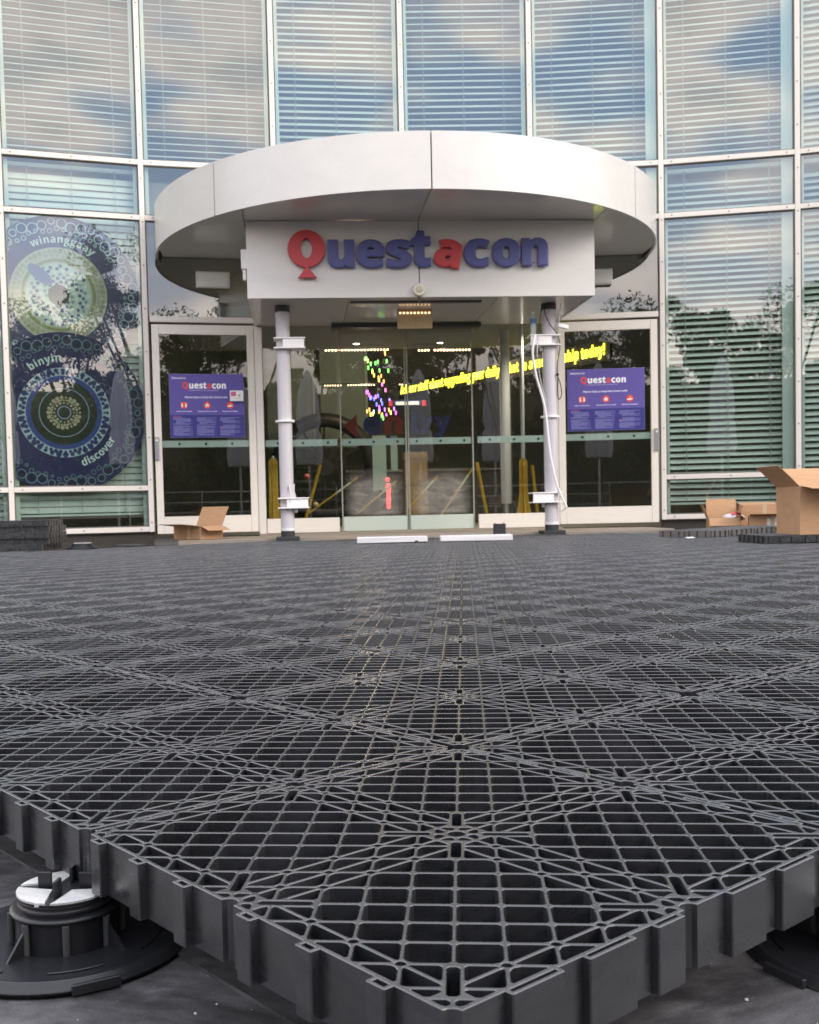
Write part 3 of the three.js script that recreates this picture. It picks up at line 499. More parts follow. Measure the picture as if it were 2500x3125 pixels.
    for (const [t, kind, hw] of bumps) {
      if (kind === 'mid') { for (let k = 0; k <= 6; k++) { const A = Math.PI * k / 6; prof.push([t - 0.24 * Math.cos(A), -0.24 * Math.sin(A)]); } }
      else { const p = kind === 'tab' ? 0.24 : 0.19; prof.push([t - hw, 0], [t - hw, p - 0.03], [t - hw + 0.03, p], [t + hw - 0.03, p], [t + hw, p - 0.03], [t + hw, 0]); }
    }
    prof.push([EDGE - 0.24, 0]); for (const [s, o] of prof) out.push(at(s, o));
    const nx = K[(e + 2) % 4], d2 = [(nx[0] - b[0]) / EDGE, (nx[1] - b[1]) / EDGE];
    for (let k = 1; k < 4; k++) { const A = Math.PI / 2 * k / 4; out.push([b[0] + 0.24 * (-d[0] * Math.cos(A) + d2[0] * Math.sin(A)), b[1] + 0.24 * (-d[1] * Math.cos(A) + d2[1] * Math.sin(A))]); }
    if (male && lod === 0) for (const t of TABS) holes.push([at(t - 0.17, 0.02), at(t + 0.17, 0.02), at(t + 0.17, 0.16), at(t - 0.17, 0.16)]);
    if (!male && lod === 0) for (const [b0, b1] of BLOCKS) holes.push([at(b0 + 0.09, 0.0), at(b1 - 0.09, 0.0), at(b1 - 0.09, 0.105), at(b0 + 0.09, 0.105)]);
  }
  const V = (P) => P.map((p) => new THREE.Vector2(p[0] * U, p[1] * U));
  const shape = new THREE.Shape(V(out)); for (const h of holes) shape.holes.push(new THREE.Path(V(h)));
  const g = new THREE.ExtrudeGeometry(shape, { depth: HB - 0.0016, bevelEnabled: true, bevelThickness: 0.0008, bevelSize: 0.0007, bevelOffset: -0.0007, bevelSegments: 1, steps: 1 }).rotateX(-Math.PI / 2).translate(0, -HB + 0.0008, 0);
  // the underside is never seen: keep walls and top only
  const p = g.attributes.position, n = g.attributes.normal, uv = g.attributes.uv, keep = [[], [], []];
  for (let k = 0; k < p.count; k += 3) { if (n.getY(k) < -0.3) continue; for (let q = k; q < k + 3; q++) { keep[0].push(p.getX(q), p.getY(q), p.getZ(q)); keep[1].push(n.getX(q), n.getY(q), n.getZ(q)); keep[2].push(uv.getX(q), uv.getY(q)); } }
  const r = new THREE.BufferGeometry(); r.setAttribute('position', new THREE.Float32BufferAttribute(keep[0], 3)); r.setAttribute('normal', new THREE.Float32BufferAttribute(keep[1], 3)); r.setAttribute('uv', new THREE.Float32BufferAttribute(keep[2], 2)); return r;
}
const tileG = [tileGeometry(0), tileGeometry(1), tileGeometry(2)];
console.log('tile triangles', tileG.map((g) => g.attributes.position.count / 3));
const plasticVar = [0, 1, 2, 3].map((k) => { const m = M.plastic.clone(); m.color.multiplyScalar([1, 0.9, 1.08, 0.96][k]); return m; });
function gridTile(x, y, z, turn, lod, label, group) { const m = shadow(new THREE.Mesh(tileG[lod], plasticVar[Math.floor(rnd() * 4)])); m.name = numbered('grid_tile'); m.position.set(x, y, z); m.rotation.set(rr(-0.0025, 0.0025), turn, rr(-0.0025, 0.0025)); scene.add(m); return tag(m, label, 'floor tile', group); }
const deckAt = (a, b) => [PITCH * (0.1977 + a * Math.cos(YAW) + b * Math.sin(YAW)), -PITCH * (2.70 + b * Math.cos(YAW) - a * Math.sin(YAW))];
const nearLabel = { '0,0': 'nearest black grid tile, its corner pointing at the camera', '0,1': 'black grid tile joined to the nearest one, back left', '1,0': 'black grid tile joined to the nearest one, back right', '1,1': 'black grid tile straight behind the nearest one' };
let nTiles = 0;
const NUM = 'zero one two three four five six seven eight nine ten eleven twelve thirteen fourteen fifteen sixteen seventeen eighteen nineteen'.split(' '), word = (n) => n < 20 ? NUM[n] : ['twenty', 'thirty', 'forty'][Math.floor(n / 10) - 2] + (n % 10 ? ' ' + NUM[n % 10] : '');
const tilesWord = (h) => h === 0.5 ? 'half a tile' : h === 1 ? 'one tile' : word(Math.floor(h)) + (h % 1 ? ' and a half' : '') + ' tiles';
for (let i = 0; i < 40; i++) for (let j = 0; j < 40; j++) {
  const [x, z] = deckAt(i - j, i + j), d = -z;
  if (d > 13 || x < -0.40 * d - 0.75 || x > 0.46 * d + 0.75) continue;
  const ea = (x - OX) * Math.cos(ALPHA) + (z - OZ) * Math.sin(ALPHA), eb = -(x - OX) * Math.sin(ALPHA) + (z - OZ) * Math.cos(ALPHA);
  if (ea > -2.9 ? eb < 1.80 + (ea > 1.9 ? (ea - 1.9) * 0.25 : 0) : eb < 2.75) continue;
  const lod = d < 3.1 ? 0 : d < 6.2 ? 1 : 2, lab = nearLabel[i + ',' + j], off = i - j;
  const rowLabel = `lattice deck tile, cross row ${word(i + j + 1)}, ${off === 0 ? 'on the centre line' : tilesWord(Math.abs(off) / 2) + (off < 0 ? ' left' : ' right') + ' of centre'}`;
  gridTile(x, rr(-0.0015, 0.0015), z, -YAW, lod, lab || rowLabel, lab ? 'front tiles of the deck' : 'lattice tiles of the deck'); nTiles++;
}
console.log('deck tiles', nTiles);
// loose tiles lying on the deck, and the stack on the left
const loose = [[3.35, -10.35], [3.76, -10.80], [4.18, -11.24]];
loose.forEach(([x, z], k) => gridTile(x - 0.1, 0.064, z - 0.12, -YAW, 1, ['loose grid tile lying on the deck, nearest of a slanting row of three', 'loose grid tile lying on the deck, middle of a slanting row', 'loose grid tile lying on the deck, farthest of a slanting row'][k], 'loose tiles on the deck'));
gridTile(3.40, 0.064, -8.70, Math.PI / 4 + 0.03, 0, 'loose grid tile carrying the large open carton', 'loose tiles on the deck');
const ord = ['bottom', 'second', 'third', 'fourth', 'top'];
for (let k = 0; k < 5; k++) gridTile(-3.56 + rr(-0.035, 0.035), 0.064 + k * 0.0612, -10.92 + rr(-0.03, 0.03), Math.PI / 4 + rr(-0.05, 0.05), 1, `${ord[k]} tile of the black tile stack at the left frame edge`, 'stacked tiles on the left');

// ---------------------------------------------------------------- adjustable pedestals
function pedestal(x, z, turn, label, ground = -0.127) {
  const o = thing('deck_pedestal', label, 'pedestal', [x, ground, z], turn, 'adjustable pedestals under the deck');
  const base = part('base', new THREE.LatheGeometry([[0.0, 0.006], [0.058, 0.006], [0.064, 0.010], [0.122, 0.0085], [0.125, 0.012], [0.130, 0.012], [0.132, 0.006], [0.137, 0.0055], [0.139, 0.0], [0.0, 0.0]].reverse().map((p) => new THREE.Vector2(...p)), 72), M.plasticDark, o);
  part('body', new THREE.LatheGeometry([[0.056, 0.006], [0.057, 0.042], [0.061, 0.043], [0.0615, 0.047], [0.056, 0.048], [0.050, 0.048]].map((p) => new THREE.Vector2(...p)), 56), M.plasticDark, o);
  part('thread', new THREE.LatheGeometry([[0.049, 0.04], [0.0525, 0.05], [0.0535, 0.052], [0.0525, 0.054], [0.0515, 0.056], [0.0525, 0.058], [0.0525, 0.0605], [0.047, 0.0612]].map((p) => new THREE.Vector2(...p)), 56), M.plasticDark, o);
  const rib = new THREE.Shape(); rib.moveTo(0.057, 0.008); rib.lineTo(0.088, 0.009); rib.lineTo(0.064, 0.034); rib.lineTo(0.057, 0.038); rib.closePath();
  const rg = new THREE.ExtrudeGeometry(rib, { depth: 0.003, bevelEnabled: false }).translate(0, 0, -0.0015);
  for (let k = 1; k < 8; k += 2) part('gusset', rg, M.plasticDark, o, null, [0, k * Math.PI / 4 + 0.35, 0]);
  for (let k = 0; k < 8; k++) part('pin', cyl(0.0042, 0.0042, 0.034, 8), M.plasticGrey, o, [0.0605 * Math.cos(k * Math.PI / 4 + 0.35), 0.025, -0.0605 * Math.sin(k * Math.PI / 4 + 0.35)]);
  const head = part('head', cyl(0.0545, 0.0545, 0.002, 56, 0, 0.0622, 0), M.plasticDark, o);
  const wedge = (a0) => { const s = new THREE.Shape(); const A = a0 + 0.11, B = a0 + Math.PI / 2 - 0.11, r = 0.0540; s.moveTo(0.016 * Math.cos((A + B) / 2), 0.016 * Math.sin((A + B) / 2)); s.lineTo(r * 0.9 * Math.cos(A), r * 0.9 * Math.sin(A)); for (let k = 0; k <= 10; k++) { const t = A - 0.06 + (B - A + 0.12) * k / 10; s.lineTo(r * Math.cos(t), r * Math.sin(t)); } s.lineTo(r * 0.9 * Math.cos(B), r * 0.9 * Math.sin(B)); s.closePath(); return new THREE.ExtrudeGeometry(s, { depth: 0.0022, bevelEnabled: false }).rotateX(-Math.PI / 2); };
  for (let k = 0; k < 4; k++) part('white_pad', wedge(k * Math.PI / 2), M.headWhite, head, [0, 0.0633, 0]);
  for (const [px, pz, t] of [[0.024, 0, 0], [-0.024, 0, 0], [0, 0.024, 1], [0, -0.024, 1]]) part('spacer_fin', rbox(t ? 0.004 : 0.016, 0.018, t ? 0.016 : 0.004, 0.0008), M.plasticDark, head, [px, 0.0725, pz]);
  part('rim_nub', box(0.006, 0.004, 0.004), M.headWhite, head, [-0.012, 0.0632, 0.0515]);
  const slots = []; for (let k = 0; k < 6; k++) slots.push(new THREE.TorusGeometry(0.104, 0.0012, 4, 14, 0.55).rotateX(Math.PI / 2).rotateY(k * Math.PI / 3 + 0.2).translate(0, 0.0098, 0));
  part('base_rib', merge(slots), M.plasticDark, base).userData.kind = 'stuff';
  for (let k = 0; k < 4; k++) part('rim_tab', rbox(0.05, 0.011, 0.006, 0.001), M.plasticDark, base, [0.1395 * Math.cos(k * 1.571 + 1.0), 0.006, 0.1395 * Math.sin(k * 1.571 + 1.0)], [0, -k * 1.571 - 1.0 + Math.PI / 2, 0]);
  return o;
}
{ const [x, z] = deckAt(-1, 0), [x2, z2] = deckAt(1, 0); pedestal(x - 0.018, z + 0.0, -YAW, 'black pedestal with white head under the deck edge, left'); pedestal(x2 + 0.02, z2, -YAW, 'black pedestal in shade under the deck edge, right'); }
for (const [a, b, l] of [[-2, 1, 'under the left deck edge, beyond the left frame edge'], [2, 1, 'under the right deck edge, beyond the right frame edge'], [0, 1, 'under the deck behind the nearest tile']]) { const [x, z] = deckAt(a, b); pedestal(x, z, -YAW, 'black pedestal ' + l); }
{ const o = thing('deck_pedestal', 'low black pedestal standing on the deck right of the tile stack', 'pedestal', [-2.99, 0.001, -10.9], 0, 'adjustable pedestals under the deck'); part('base', new THREE.LatheGeometry([[0, 0], [0.17, 0], [0.165, 0.012], [0.12, 0.02], [0.105, 0.055], [0.0, 0.056]].map((p) => new THREE.Vector2(...p)), 32), M.plasticDark, o); for (let k = 0; k < 7; k++) part('white_pad', box(0.028, 0.006, 0.05), M.headWhite, o, [0.075 * Math.cos(k * 0.9), 0.06, 0.075 * Math.sin(k * 0.9)], [0, -k * 0.9, 0]); }
{ const o = thing('deck_pedestal', 'low black pedestal in the shade under the left window sill', 'pedestal', [-2.85, -0.128, -12.55], 0, 'adjustable pedestals under the deck'); part('base', new THREE.LatheGeometry([[0, 0], [0.2, 0], [0.195, 0.014], [0.10, 0.02], [0.09, 0.1], [0.0, 0.1]].map((p) => new THREE.Vector2(...p)), 32), M.plasticDark, o); part('head', cyl(0.19, 0.19, 0.012, 32, 0, 0.106, 0), M.plasticGrey, o); }

// ---------------------------------------------------------------- foam blocks, cartons and small things on the deck
function foam(x, z, turn, len, label) { const o = thing('foam_block', label, 'foam block', [x, 0.004, z], turn, 'white foam blocks on the deck'); const g = rbox(len, 0.058, 0.19, 0.008, 2), p = g.attributes.position; for (let k = 0; k < p.count; k++) { const n = perlin.noise(p.getX(k) * 9 + x * 7, p.getY(k) * 30, p.getZ(k) * 12) * 0.004; p.setXYZ(k, p.getX(k), p.getY(k) + n, p.getZ(k) + n); } g.computeVertexNormals(); part('block', g, M.foam, o, [0, 0.031, 0]); return o; }
{ const o = foam(0.19, -10.58, 0.0, 0.70, 'long white foam block on the deck, left of the pair'); part('nick', box(0.03, 0.02, 0.004), M.rubber, o, [0.24, 0.008, 0.096]); }
foam(1.02, -10.50, -0.02, 0.71, 'long white foam block on the deck, right of the pair');
{ const o = thing('battery_box', 'small black box standing behind the right foam block', 'box', [1.47, 0.002, -12.3], 0.05); part('case', rbox(0.13, 0.12, 0.11, 0.006), M.rubber, o, [0, 0.062, 0]); part('lid', rbox(0.136, 0.012, 0.116, 0.004), M.rubber, o, [0, 0.128, 0]); for (const s of [-1, 1]) part('terminal', cyl(0.006, 0.006, 0.014, 8), M.rubber, o, [s * 0.05, 0.14, 0]); }
{ const o = thing('paper_scrap', 'pink paper scrap on the deck before the left carton', 'scrap', [-1.96, 0.003, -11.7], 0.3); part('scrap', new THREE.PlaneGeometry(0.10, 0.07, 4, 3).rotateX(-Math.PI / 2), std(0.6, 0.42, 0.4, 0.8, { side: THREE.DoubleSide }), o, [0, 0.004, 0], [0, 0, 0.08]); }
{ const o = thing('paper_scrap', 'white scrap on the deck before the slanting tile row', 'scrap', [2.95, 0.003, -9.85], 0.1); part('scrap', new THREE.PlaneGeometry(0.075, 0.07, 3, 3).rotateX(-Math.PI / 2), std(0.7, 0.7, 0.68, 0.8, { side: THREE.DoubleSide }), o, [0, 0.01, 0], [0.12, 0, 0.05]); }
// open cartons: four walls, a floor and flaps (front, back, left, right angles from the upright, outward)
function carton(name, label, x, y, z, turn, w, h, d, flaps, fl, mat = M.card, mats = {}) {
  const o = thing(name, label, 'carton', [x, y, z], turn, 'cardboard cartons'), t = 0.005;
  part('floor', box(w - 2 * t, t, d - 2 * t), mats.inside || mat, o, [0, t / 2 + 0.001, 0]);
  part('wall', box(w, h, t), mats.front || mat, o, [0, h / 2, d / 2 - t / 2]); part('wall', box(w, h, t), mat, o, [0, h / 2, -d / 2 + t / 2]);
  for (const s of [-1, 1]) part('wall', box(t, h, d - 2 * t - 0.001), mats.side || mat, o, [s * (w / 2 - t / 2), h / 2, 0]);
  part('tape', box(0.048, h * 0.98, 0.0008), std(0.52, 0.38, 0.25, 0.35), o, [rr(-0.06, 0.06), h / 2, d / 2 + 0.0006]);
  const F = [[0, d / 2, w, 0], [0, -d / 2, w, 1], [-w / 2, 0, d, 2], [w / 2, 0, d, 3]];
  F.forEach(([fx, fz, fw, k]) => { if (flaps[k] == null) return; const g = new THREE.Group(); g.name = 'flap'; g.position.set(fx, h, fz); g.rotation.y = [0, Math.PI, -Math.PI / 2, Math.PI / 2][k]; o.add(g); const fg = new THREE.BoxGeometry(fw - 0.01, fl[k], 0.004, 1, 6, 1), p = fg.attributes.position; for (let q = 0; q < p.count; q++) { const v = p.getY(q) / fl[k] + 0.5; p.setZ(q, p.getZ(q) + 0.05 * fl[k] * v * v); } fg.translate(0, fl[k] / 2 + 0.002, 0); fg.computeVertexNormals(); part('board', fg, mat, g, [0, 0, 0], [flaps[k], 0, 0]); });
  return o;
}
{ const o = carton('carton', 'open carton lying by the left swing door, flaps spread', -2.08, 0.03, -12.62, -0.66, 0.46, 0.155, 0.36, [1.42, 0.42, null, 1.9], [0.30, 0.25, 0.1, 0.14]); }
{ const o = carton('carton', 'open carton with a coloured bag inside, below the right window', 4.0, 0.002, -12.1, -0.22, 0.34, 0.15, 0.34, [2.6, 0.25, 0.35, 0.2], [0.10, 0.22, 0.16, 0.14]);
  const g = new THREE.IcosahedronGeometry(0.09, 2), p = g.attributes.position; for (let k = 0; k < p.count; k++) { const n = 1 + 0.35 * perlin.noise(p.getX(k) * 20, p.getY(k) * 20, p.getZ(k) * 20); p.setXYZ(k, p.getX(k) * n * 1.3, p.getY(k) * n * 0.6, p.getZ(k) * n); } g.computeVertexNormals();
  const b = thing('plastic_bag', 'crumpled white and red plastic bag inside the open carton', 'bag', [4.1, 0.15, -12.05], 0); part('bag', g, std(0.75, 0.72, 0.7, 0.4), b); part('print', g.clone().scale(0.5, 0.55, 0.6), std(0.7, 0.12, 0.12, 0.4), b, [0.01, 0.035, 0.03]); }
carton('carton', 'closed pale carton standing behind the labelled carton', 4.46, 0.002, -12.30, -0.12, 0.42, 0.29, 0.26, [-1.50, null, null, null], [0.2, 0, 0, 0]);
{ const o = carton('carton', 'low carton with white shipping labels and raised flap', 4.42, 0.002, -11.80, -0.30, 0.44, 0.17, 0.28, [1.35, null, 1.1, 0.3], [0.12, 0.1, 0.14, 0.16]);
  part('label', box(0.085, 0.125, 0.001), std(0.7, 0.7, 0.72, 0.6), o, [0.09, 0.085, 0.1405]); part('label', box(0.05, 0.08, 0.001), std(0.6, 0.6, 0.6, 0.6), o, [-0.01, 0.10, 0.1405]); part('barcode', box(0.02, 0.05, 0.001), std(0.12, 0.1, 0.25, 0.6), o, [0.115, 0.06, 0.1415]); }
{ const o = carton('carton', 'large open carton on the loose tile at the right frame edge', 3.70, 0.066, -8.66, 0.03, 0.62, 0.385, 0.46, [1.62, 0.7, 0.75, 0.5], [0.21, 0.21, 0.24, 0.24]); }
{ const g = new THREE.DodecahedronGeometry(0.0026, 0), N = 520, im = new THREE.InstancedMesh(g, std(0.5, 0.48, 0.44, 0.8), N), q = new THREE.Object3D();
  for (let k = 0; k < N; k++) { q.position.set(rr(-0.9, 0.95), -0.124, rr(-1.75, -0.75)); const s = 0.25 + 0.8 * Math.pow(rnd(), 3); q.scale.set(s * rr(0.6, 1.4), s * 0.6, s); q.rotation.set(0, rr(0, 6), 0); q.updateMatrix(); im.setMatrixAt(k, q.matrix); }
  im.name = 'grit'; scene.add(im); tag(im, 'pale grit scattered on the dark membrane below the deck edge', 'grit', null, 'stuff'); }
// ---------------------------------------------------------------- lobby behind the doors
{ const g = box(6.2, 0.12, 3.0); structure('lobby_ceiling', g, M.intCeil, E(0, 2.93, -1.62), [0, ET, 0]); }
const lampMat = glow(1.0, 0.86, 0.62, 9);
[[-0.5, 2.865, -2.5], [0.79, 2.865, -2.5], [2.0, 2.865, -0.7]].forEach(([a, y, b], k) => {
  const o = ething('downlight', ['lit downlight in lobby ceiling left of the sliding door joint', 'lit downlight in lobby ceiling right of the sliding door joint', 'lit downlight in lobby ceiling near the right column'][k], 'light', a, y, b, 0, 'lit downlights');
  part('trim', new THREE.TorusGeometry(0.05, 0.008, 8, 24).rotateX(Math.PI / 2), M.bracket, o); part('lamp', new THREE.CylinderGeometry(0.046, 0.046, 0.006, 20), lampMat, o, [0, -0.004, 0]);
  const l = new THREE.SpotLight(lin(1, 0.88, 0.68), 6, 0, 1.2, 0.7); l.position.set(0, -0.03, 0); l.target.position.set(0, -2, 0); l.castShadow = true; o.add(l, l.target);
});
function bulbRow(label, a0, a1, y, b, n, r, skip) {
  const o = ething('bulb_row', label, 'lights', (a0 + a1) / 2, y, b, 0, 'rows of warm bulbs'); part('rail', box(a1 - a0 + 0.06, 0.02, 0.03), M.dark, o, [0, r + 0.012, 0]);
  const g = new THREE.SphereGeometry(r, 8, 6), m = glow(1, 0.62, 0.32, 5); for (let k = 0; k < n; k++) if (!skip.includes(k)) part('bulb', g, m, o, [(k / (n - 1) - 0.5) * (a1 - a0), 0, 0]);
  const l = new THREE.PointLight(lin(1, 0.72, 0.45), 0.9); l.position.set(0, -0.06, 0.05); l.castShadow = true; o.add(l);
}
bulbRow('long row of warm bulbs high behind the left sliding door', -0.92, 0.11, 2.99, -4.0, 20, 0.016, []);
bulbRow('row of warm bulbs high behind the right sliding door', 0.64, 1.49, 2.97, -4.0, 17, 0.016, [4]);
bulbRow('lower row of small warm bulbs behind the left sliding door', -0.94, 0.42, 2.44, -4.3, 32, 0.010, [7, 8, 20, 21, 22, 23, 24, 25, 26, 27, 28]);
{ // hanging sculpture of coloured light sticks
  const o = ething('light_sculpture', 'hanging cluster of small coloured light sticks behind the sliding doors', 'lights', 0, 2.4, -4.0);
  const stick = new THREE.CapsuleGeometry(0.011, 0.045, 3, 8); const cols = { g: glow(0.15, 0.9, 0.1, 3.2), y: glow(0.9, 0.75, 0.1, 3.2), o: glow(1, 0.3, 0.08, 3), p: glow(1, 0.12, 0.5, 3), m: glow(0.85, 0.1, 0.9, 3), b: glow(0.12, 0.12, 1.0, 3.4), v: glow(0.4, 0.15, 1.0, 3), c: glow(0.3, 0.7, 1.0, 3) };
  const put = (list) => { for (const [zx, zy, c] of list) part('light_stick', stick, cols[c], o, [(zx - 620) / 500 * 1.02 - 0.185, (520 - zy) / 510 * 1.035 + 0.45, rr(-0.15, 0.15)]); };
  put([[573, 535, 'g'], [592, 520, 'g'], [600, 545, 'y'], [608, 590, 'g'], [622, 570, 'g'], [640, 615, 'g'], [635, 635, 'y'], [655, 650, 'y'], [660, 565, 'g'], [678, 560, 'g'], [700, 615, 'g'], [757, 545, 'g'], [764, 628, 'g'], [685, 680, 'o'], [690, 700, 'y'], [706, 668, 'o'], [715, 735, 'p'], [728, 712, 'o'], [744, 780, 'p'], [740, 470, 'o'], [738, 495, 'o'],
    [580, 805, 'm'], [598, 790, 'm'], [604, 825, 'm'], [612, 850, 'b'], [628, 835, 'b'], [640, 860, 'b'], [665, 830, 'p'], [680, 828, 'b'], [704, 865, 'b'], [710, 895, 'b'], [664, 900, 'b'], [684, 925, 'm'], [690, 945, 'm'], [770, 870, 'b'], [778, 860, 'v'], [728, 945, 'v'], [748, 985, 'm'], [805, 940, 'v'], [818, 975, 'm'], [585, 955, 'o'], [602, 945, 'o'], [615, 980, 'y'], [632, 975, 'y'], [645, 955, 'c'], [683, 962, 'o'], [708, 985, 'y'], [700, 1000, 'g'], [715, 1015, 'g'], [735, 1020, 'g'], [766, 945, 'o'], [780, 968, 'y']]);
  part('frame', box(0.75, 0.03, 0.35), M.dark, o, [0, 0.62, 0]); part('wires', merge([-0.3, -0.1, 0.12, 0.3].map((x) => box(0.002, 1.2, 0.002, x, 0.02, 0))), M.dark, o).userData.kind = 'stuff';
}
{ // running message sign
  const A = E(0.66, 2.58, -7.2), B = E(2.95, 2.44, -1.0), len = Math.hypot(B[0] - A[0], B[2] - A[2]);
  const o = thing('message_sign', 'yellow lit running message sign slanting through the lobby', 'sign', A, -Math.atan2(B[2] - A[2], B[0] - A[0]));
  const g = new TextGeometry('Ask our staff about upgrading your daily ticket to a membership today!', { font, size: 0.158, depth: 0.004, curveSegments: 4, bevelEnabled: true, bevelThickness: 0.001, bevelSize: 0.003, bevelSegments: 1 });
  g.computeBoundingBox(); const bb = g.boundingBox; g.translate(-bb.min.x, 0, 0); g.scale(len / (bb.max.x - bb.min.x), 1, 1);
  o.rotation.z = Math.atan2(B[1] - A[1], len); part('text', g, glow(1.0, 0.9, 0.05, 2.2), o, [0, 0, 0.03]); part('housing', box(len + 0.2, 0.3, 0.04), M.dark, o, [len / 2, 0.06, 0]); 
}
{ // entry lettering on the inner doors
  const o = ething('entry_lettering', 'dark red and blue entry lettering with arrow behind the sliding doors', 'sign', 0, 0, -2.0);
  const dr = std(0.30, 0.03, 0.02, 0.5), db = std(0.03, 0.035, 0.16, 0.5), ex = { depth: 0.006, bevelEnabled: false };
  const t = new THREE.Shape(); t.moveTo(-0.738, 1.573); t.lineTo(-0.552, 1.40); t.lineTo(-0.544, 1.75); t.closePath(); part('arrow', new THREE.ExtrudeGeometry(t, ex), dr, o);
  for (const [c, x0, x1, y0, y1, m] of [['e', -0.454, -0.179, 1.446, 1.712, db], ['n', -0.137, 0.13, 1.449, 1.716, dr], ['t', 0.247, 0.40, 1.444, 1.79, db], ['r', 0.43, 0.58, 1.444, 1.70, db], ['y', 0.60, 0.851, 1.38, 1.70, db]]) part('letter', glyph(c, x0, x1, y0, y1, 0.006, 0.02), m, o);
}
{ const o = ething('direction_sign', 'small blue, white and red sign box hanging in the lobby', 'sign', 0.316, 1.993, -3.0); part('panel', box(0.42, 0.09, 0.05), std(0.03, 0.04, 0.16, 0.5), o); for (const s of [-1, 1]) { part('arrow', box(0.17, 0.055, 0.01), std(0.75, 0.78, 0.8, 0.5), o, [s * 0.10, 0, 0.031]); part('end_block', box(0.06, 0.09, 0.05), std(0.5, 0.04, 0.07, 0.5), o, [s * 0.265, 0, 0.001]); } }
{ const o = ething('exit_sign', 'beige hanging exit sign box with a row of warm dots under the canopy box', 'sign', -0.015, 2.588, 1.2); part('case', rbox(0.414, 0.247, 0.03, 0.004), std(0.74, 0.56, 0.33, 0.45, { map: paintTex }), o); part('top_strip', box(0.40, 0.05, 0.004), std(0.55, 0.38, 0.20, 0.5), o, [0, 0.095, 0.018]); const m = glow(1, 0.66, 0.36, 1.3), g = new THREE.SphereGeometry(0.012, 8, 6); for (let k = 0; k < 9; k++) part('dot', g, m, o, [(k - 4) * 0.043, 0.058, 0.017]); part('seam', box(0.003, 0.12, 0.002), std(0.3, 0.2, 0.1, 0.6), o, [0.01, -0.05, 0.0162]); part('stem', box(0.03, 0.02, 0.02), M.dark, o, [0, 0.118, 0]); }
{ const o = ething('lobby_column', 'plain round white column inside the lobby', 'column', 1.585, 0.04, -1.5); part('shaft', cyl(0.075, 0.075, 2.5, 24, 0, 1.58, 0), M.columnWhite, o); part('sleeve', cyl(0.045, 0.045, 0.34, 20, 0, 0.17, 0), M.metal, o); }
// yellow perforated stands and leaning poles
function standPlate(w0, w1, h, holes, arch) { const s = new THREE.Shape(); s.moveTo(-w1 / 2, 0); s.lineTo(-w1 / 2 + arch, 0); s.quadraticCurveTo(-w1 / 2 + arch, h * 0.2, 0, h * 0.22); s.quadraticCurveTo(w1 / 2 - arch, h * 0.2, w1 / 2 - arch, 0); s.lineTo(w1 / 2, 0); s.quadraticCurveTo(w0 / 2 + 0.01, h * 0.3, w0 / 2, h * 0.55); s.lineTo(w0 / 2, h * 0.95); s.lineTo(w0 * 0.3, h); s.lineTo(-w0 * 0.3, h); s.lineTo(-w0 / 2, h * 0.95); s.lineTo(-w0 / 2, h * 0.55); s.quadraticCurveTo(-w0 / 2 - 0.01, h * 0.3, -w1 / 2, 0); for (const y of holes) { const p = new THREE.Path(); p.absarc(0, y, w0 * 0.2, 0, 7); s.holes.push(p); } return new THREE.ExtrudeGeometry(s, { depth: 0.02, bevelEnabled: false }).translate(0, 0, -0.01); }
{ const o = ething('yellow_stand', 'tall perforated yellow stand behind the left column', 'stand', -1.765, 0.04, -0.32, 0, 'yellow perforated stands'); part('plate', standPlate(0.12, 0.15, 1.0, [0.84, 0.67, 0.30], 0.045), M.yellow, o); part('cross_plate', standPlate(0.10, 0.3, 0.96, [], 0.1), M.yellow, o, [0, 0, -0.02], [0, Math.PI / 2, 0]); part('knob', new THREE.SphereGeometry(0.02, 10, 8), M.bracket, o, [0, 1.01, 0]); }
{ const o = ething('yellow_stand', 'splayed yellow stand with slim pole beside the lobby column', 'stand', 1.70, 0.04, -0.85, 0, 'yellow perforated stands'); part('plate', standPlate(0.115, 0.31, 0.95, [0.80, 0.62, 0.46], 0.07), M.yellow, o); part('cross_plate', standPlate(0.10, 0.3, 0.9, [], 0.08), M.yellow, o, [0, 0, 0], [0, Math.PI / 2, 0]); part('pole', cyl(0.027, 0.027, 1.85, 14, 0.0, 1.88, 0), M.columnWhite, o); part('knob', new THREE.SphereGeometry(0.025, 10, 8), M.bracket, o, [0, 0.97, 0]); }
const poles = [[-1.398, 0.05, -1.126, 0.971, 'yellow slanting pole behind the left column bracket'], [-1.30, 0.30, -0.605, 0.783, 'yellow pole leaning across the left side light'], [-0.60, 0.28, -0.044, 0.729, 'yellow pole leaning behind the left sliding door'], [0.10, 0.34, 0.514, 0.777, 'yellow pole leaning behind the right sliding door'], [0.56, 0.22, 1.041, 0.886, 'yellow pole leaning towards the right side light'], [1.112, 0.97, 1.275, 0.05, 'yellow slanting pole behind the right side light'], [1.86, 0.9, 1.94, 0.05, 'yellow pole standing behind the right column']];
poles.forEach(([a0, y0, a1, y1, label], k) => { const o = ething('yellow_pole', label, 'pole', 0, 0, -1.0 - 0.12 * (k % 3), 0, 'yellow poles in the lobby'); const r = k === 0 || k >= 5 ? 0.024 : 0.014; part('pole', bar([a0, y0, 0], [a1, y1, 0], r, 10), M.yellow, o); if (k > 0 && k < 5) { const t = (u) => [a0 + (a1 - a0) * u, y0 + (y1 - y0) * u, 0]; part('pale_band', bar(t(0.55), t(0.85), r + 0.001, 10), std(0.62, 0.58, 0.4, 0.5), o); part('foot', bar(t(0), [a0, 0.05, -0.1], r * 0.7, 8), M.dark, o); } });
